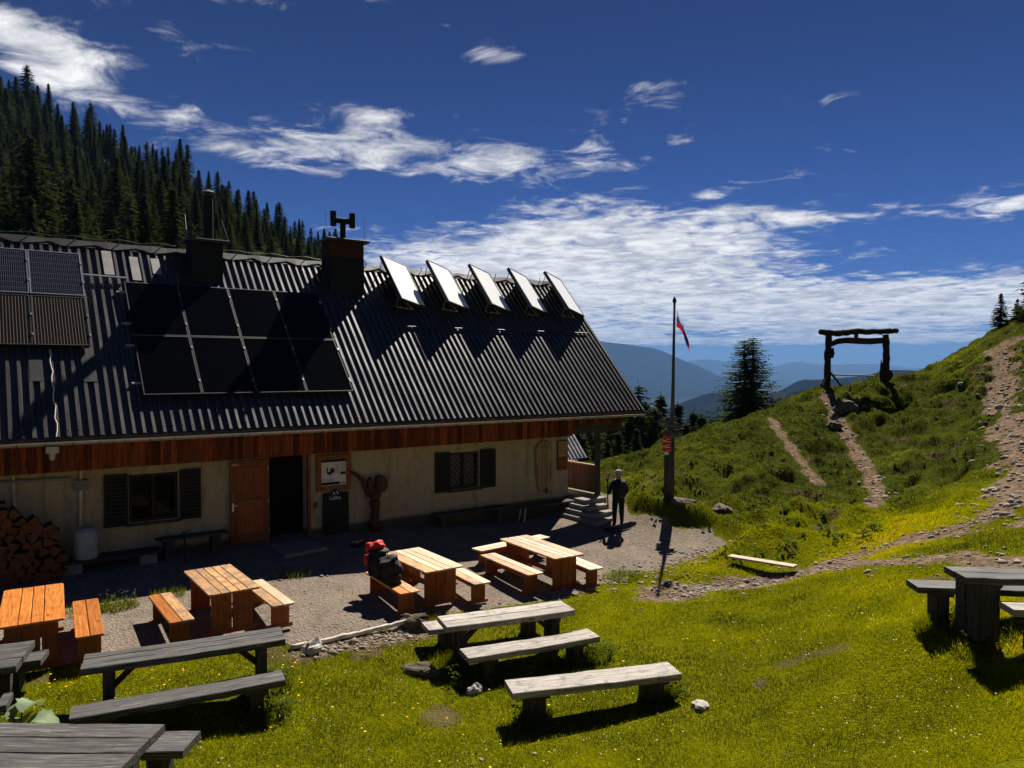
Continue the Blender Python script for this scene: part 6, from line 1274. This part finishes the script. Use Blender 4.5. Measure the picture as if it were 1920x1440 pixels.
# dandelions
V, F = [], []
x = np.concatenate([RS.uniform(2, 9, 34), RS.normal(3.5, .35, 30), RS.normal(1.7, .6, 14), RS.normal(.9, .3, 12), RS.uniform(5, 12, 18)]); y = np.concatenate([RS.uniform(7, 9.5, 34), RS.normal(10.7, .4, 30), RS.normal(11.3, .25, 14), RS.normal(11.9, .2, 12), RS.uniform(5, 9, 18)])
for xx_, yy, z in zip(x, y, ground(x, y)):
    h = RS.uniform(.05, .13); r = RS.uniform(.010, .019); b0 = len(V); V.append((xx_, yy, z + h + .006))
    for q in range(7): V.append((xx_ + r * math.cos(q * .9), yy + r * math.sin(q * .9), z + h))
    for q in range(7): F.append((b0, b0 + 1 + q, b0 + 1 + (q + 1) % 7))
scatter_mesh('dandelions', np.array(V), np.array(F), M['petal'], None, 'yellow dandelions dotted over the lawn')
# tiny white clover heads
V, F = [], []
x, y, d_, u_ = sample(650, 7.6, 13, 0, 1900); k = (yard_sd(x, y) > .1) & (fbm(x * .7, y * .7, 71, 3) > -.02); x, y = x[k], y[k]
for xx_, yy, z in zip(x, y, ground(x, y)):
    h = RS.uniform(.03, .07); r = RS.uniform(.005, .009); b0 = len(V); V += [(xx_ - r, yy - r, z + h), (xx_ + r, yy - r, z + h), (xx_, yy + r, z + h), (xx_, yy, z + h + 1.4 * r)]; F += [(b0, b0 + 1, b0 + 3), (b0 + 1, b0 + 2, b0 + 3), (b0 + 2, b0, b0 + 3)]
scatter_mesh('clover_heads', np.array(V), np.array(F), plain('clover_petal', (.55, .5, .36), .8, .1), None, 'tiny pale clover heads speckling the lawn')
# big pale broad-leaved plant at the picture edge
dk = empty('broad_leaved_plant', (.33, 10.45, gz(.33, 10.45)), 0, 'large pale broad leaved plant among the grey tables', 'plant')
for k, (a, r, ln, w, hh) in enumerate(((.9, .06, .34, .15, .40), (-.3, .08, .36, .16, .26), (-1.0, .10, .36, .15, .16), (2.2, .08, .30, .14, .34), (.2, .12, .30, .13, .12), (-1.9, .1, .32, .14, .2), (1.5, .1, .30, .14, .22), (-.7, .22, .34, .15, .08))):
    n = 8; mb = MB(); vs = []; rg_ = random.Random(k)
    for i in range(n + 1):
        t = i / n; ww = w * math.sin(math.pi * min(1, t * .92 + .08)) ** .7 * (1 + (.18 if i % 2 else -.12)); x = r + ln * t; z = hh + .10 * math.sin(t * 2.6) - .16 * t * t
        vs += [(x, -ww, z + .03 + .015 * (i % 2)), (x, 0, z - .015), (x, ww, z + .03 + .015 * (i % 2))]
    fs = [q for i in range(n) for q in ((3 * i, 3 * i + 3, 3 * i + 4, 3 * i + 1), (3 * i + 1, 3 * i + 4, 3 * i + 5, 3 * i + 2))]
    mb.add(vs, fs); o = mb.build('leaf', M['dock'], dk, True); o.rotation_euler = (0, 0, a)
    mb = MB(); mb.tube([(0, 0, -.02), (r * .5 * math.cos(a), r * .5 * math.sin(a), hh * .7), (r * math.cos(a), r * math.sin(a), hh)], .009, 5); mb.build('stalk', M['weed'], dk)

# ---------------------------------------------------------------- haze
HB = 44000.0; mb = MB(); z0, z1 = -560.0, 1150.0
mb.box((0, 0, (z0 + z1) / 2), (2 * HB, 2 * HB, z1 - z0))
m = bpy.data.materials.new('valley_haze'); m.use_nodes = True; nt = m.node_tree; nt.nodes.clear(); mo = nt.nodes.new('ShaderNodeOutputMaterial'); pv = nt.nodes.new('ShaderNodeVolumePrincipled')
pv.inputs['Color'].default_value = HAZE_COLOR; pv.inputs['Density'].default_value = HAZE_DENSITY; pv.inputs['Anisotropy'].default_value = HAZE_ANISO; nt.links.new(pv.outputs[0], mo.inputs['Volume'])
tag(mb.build('haze', m), 'thin blue haze in the mountain air', kind='stuff')
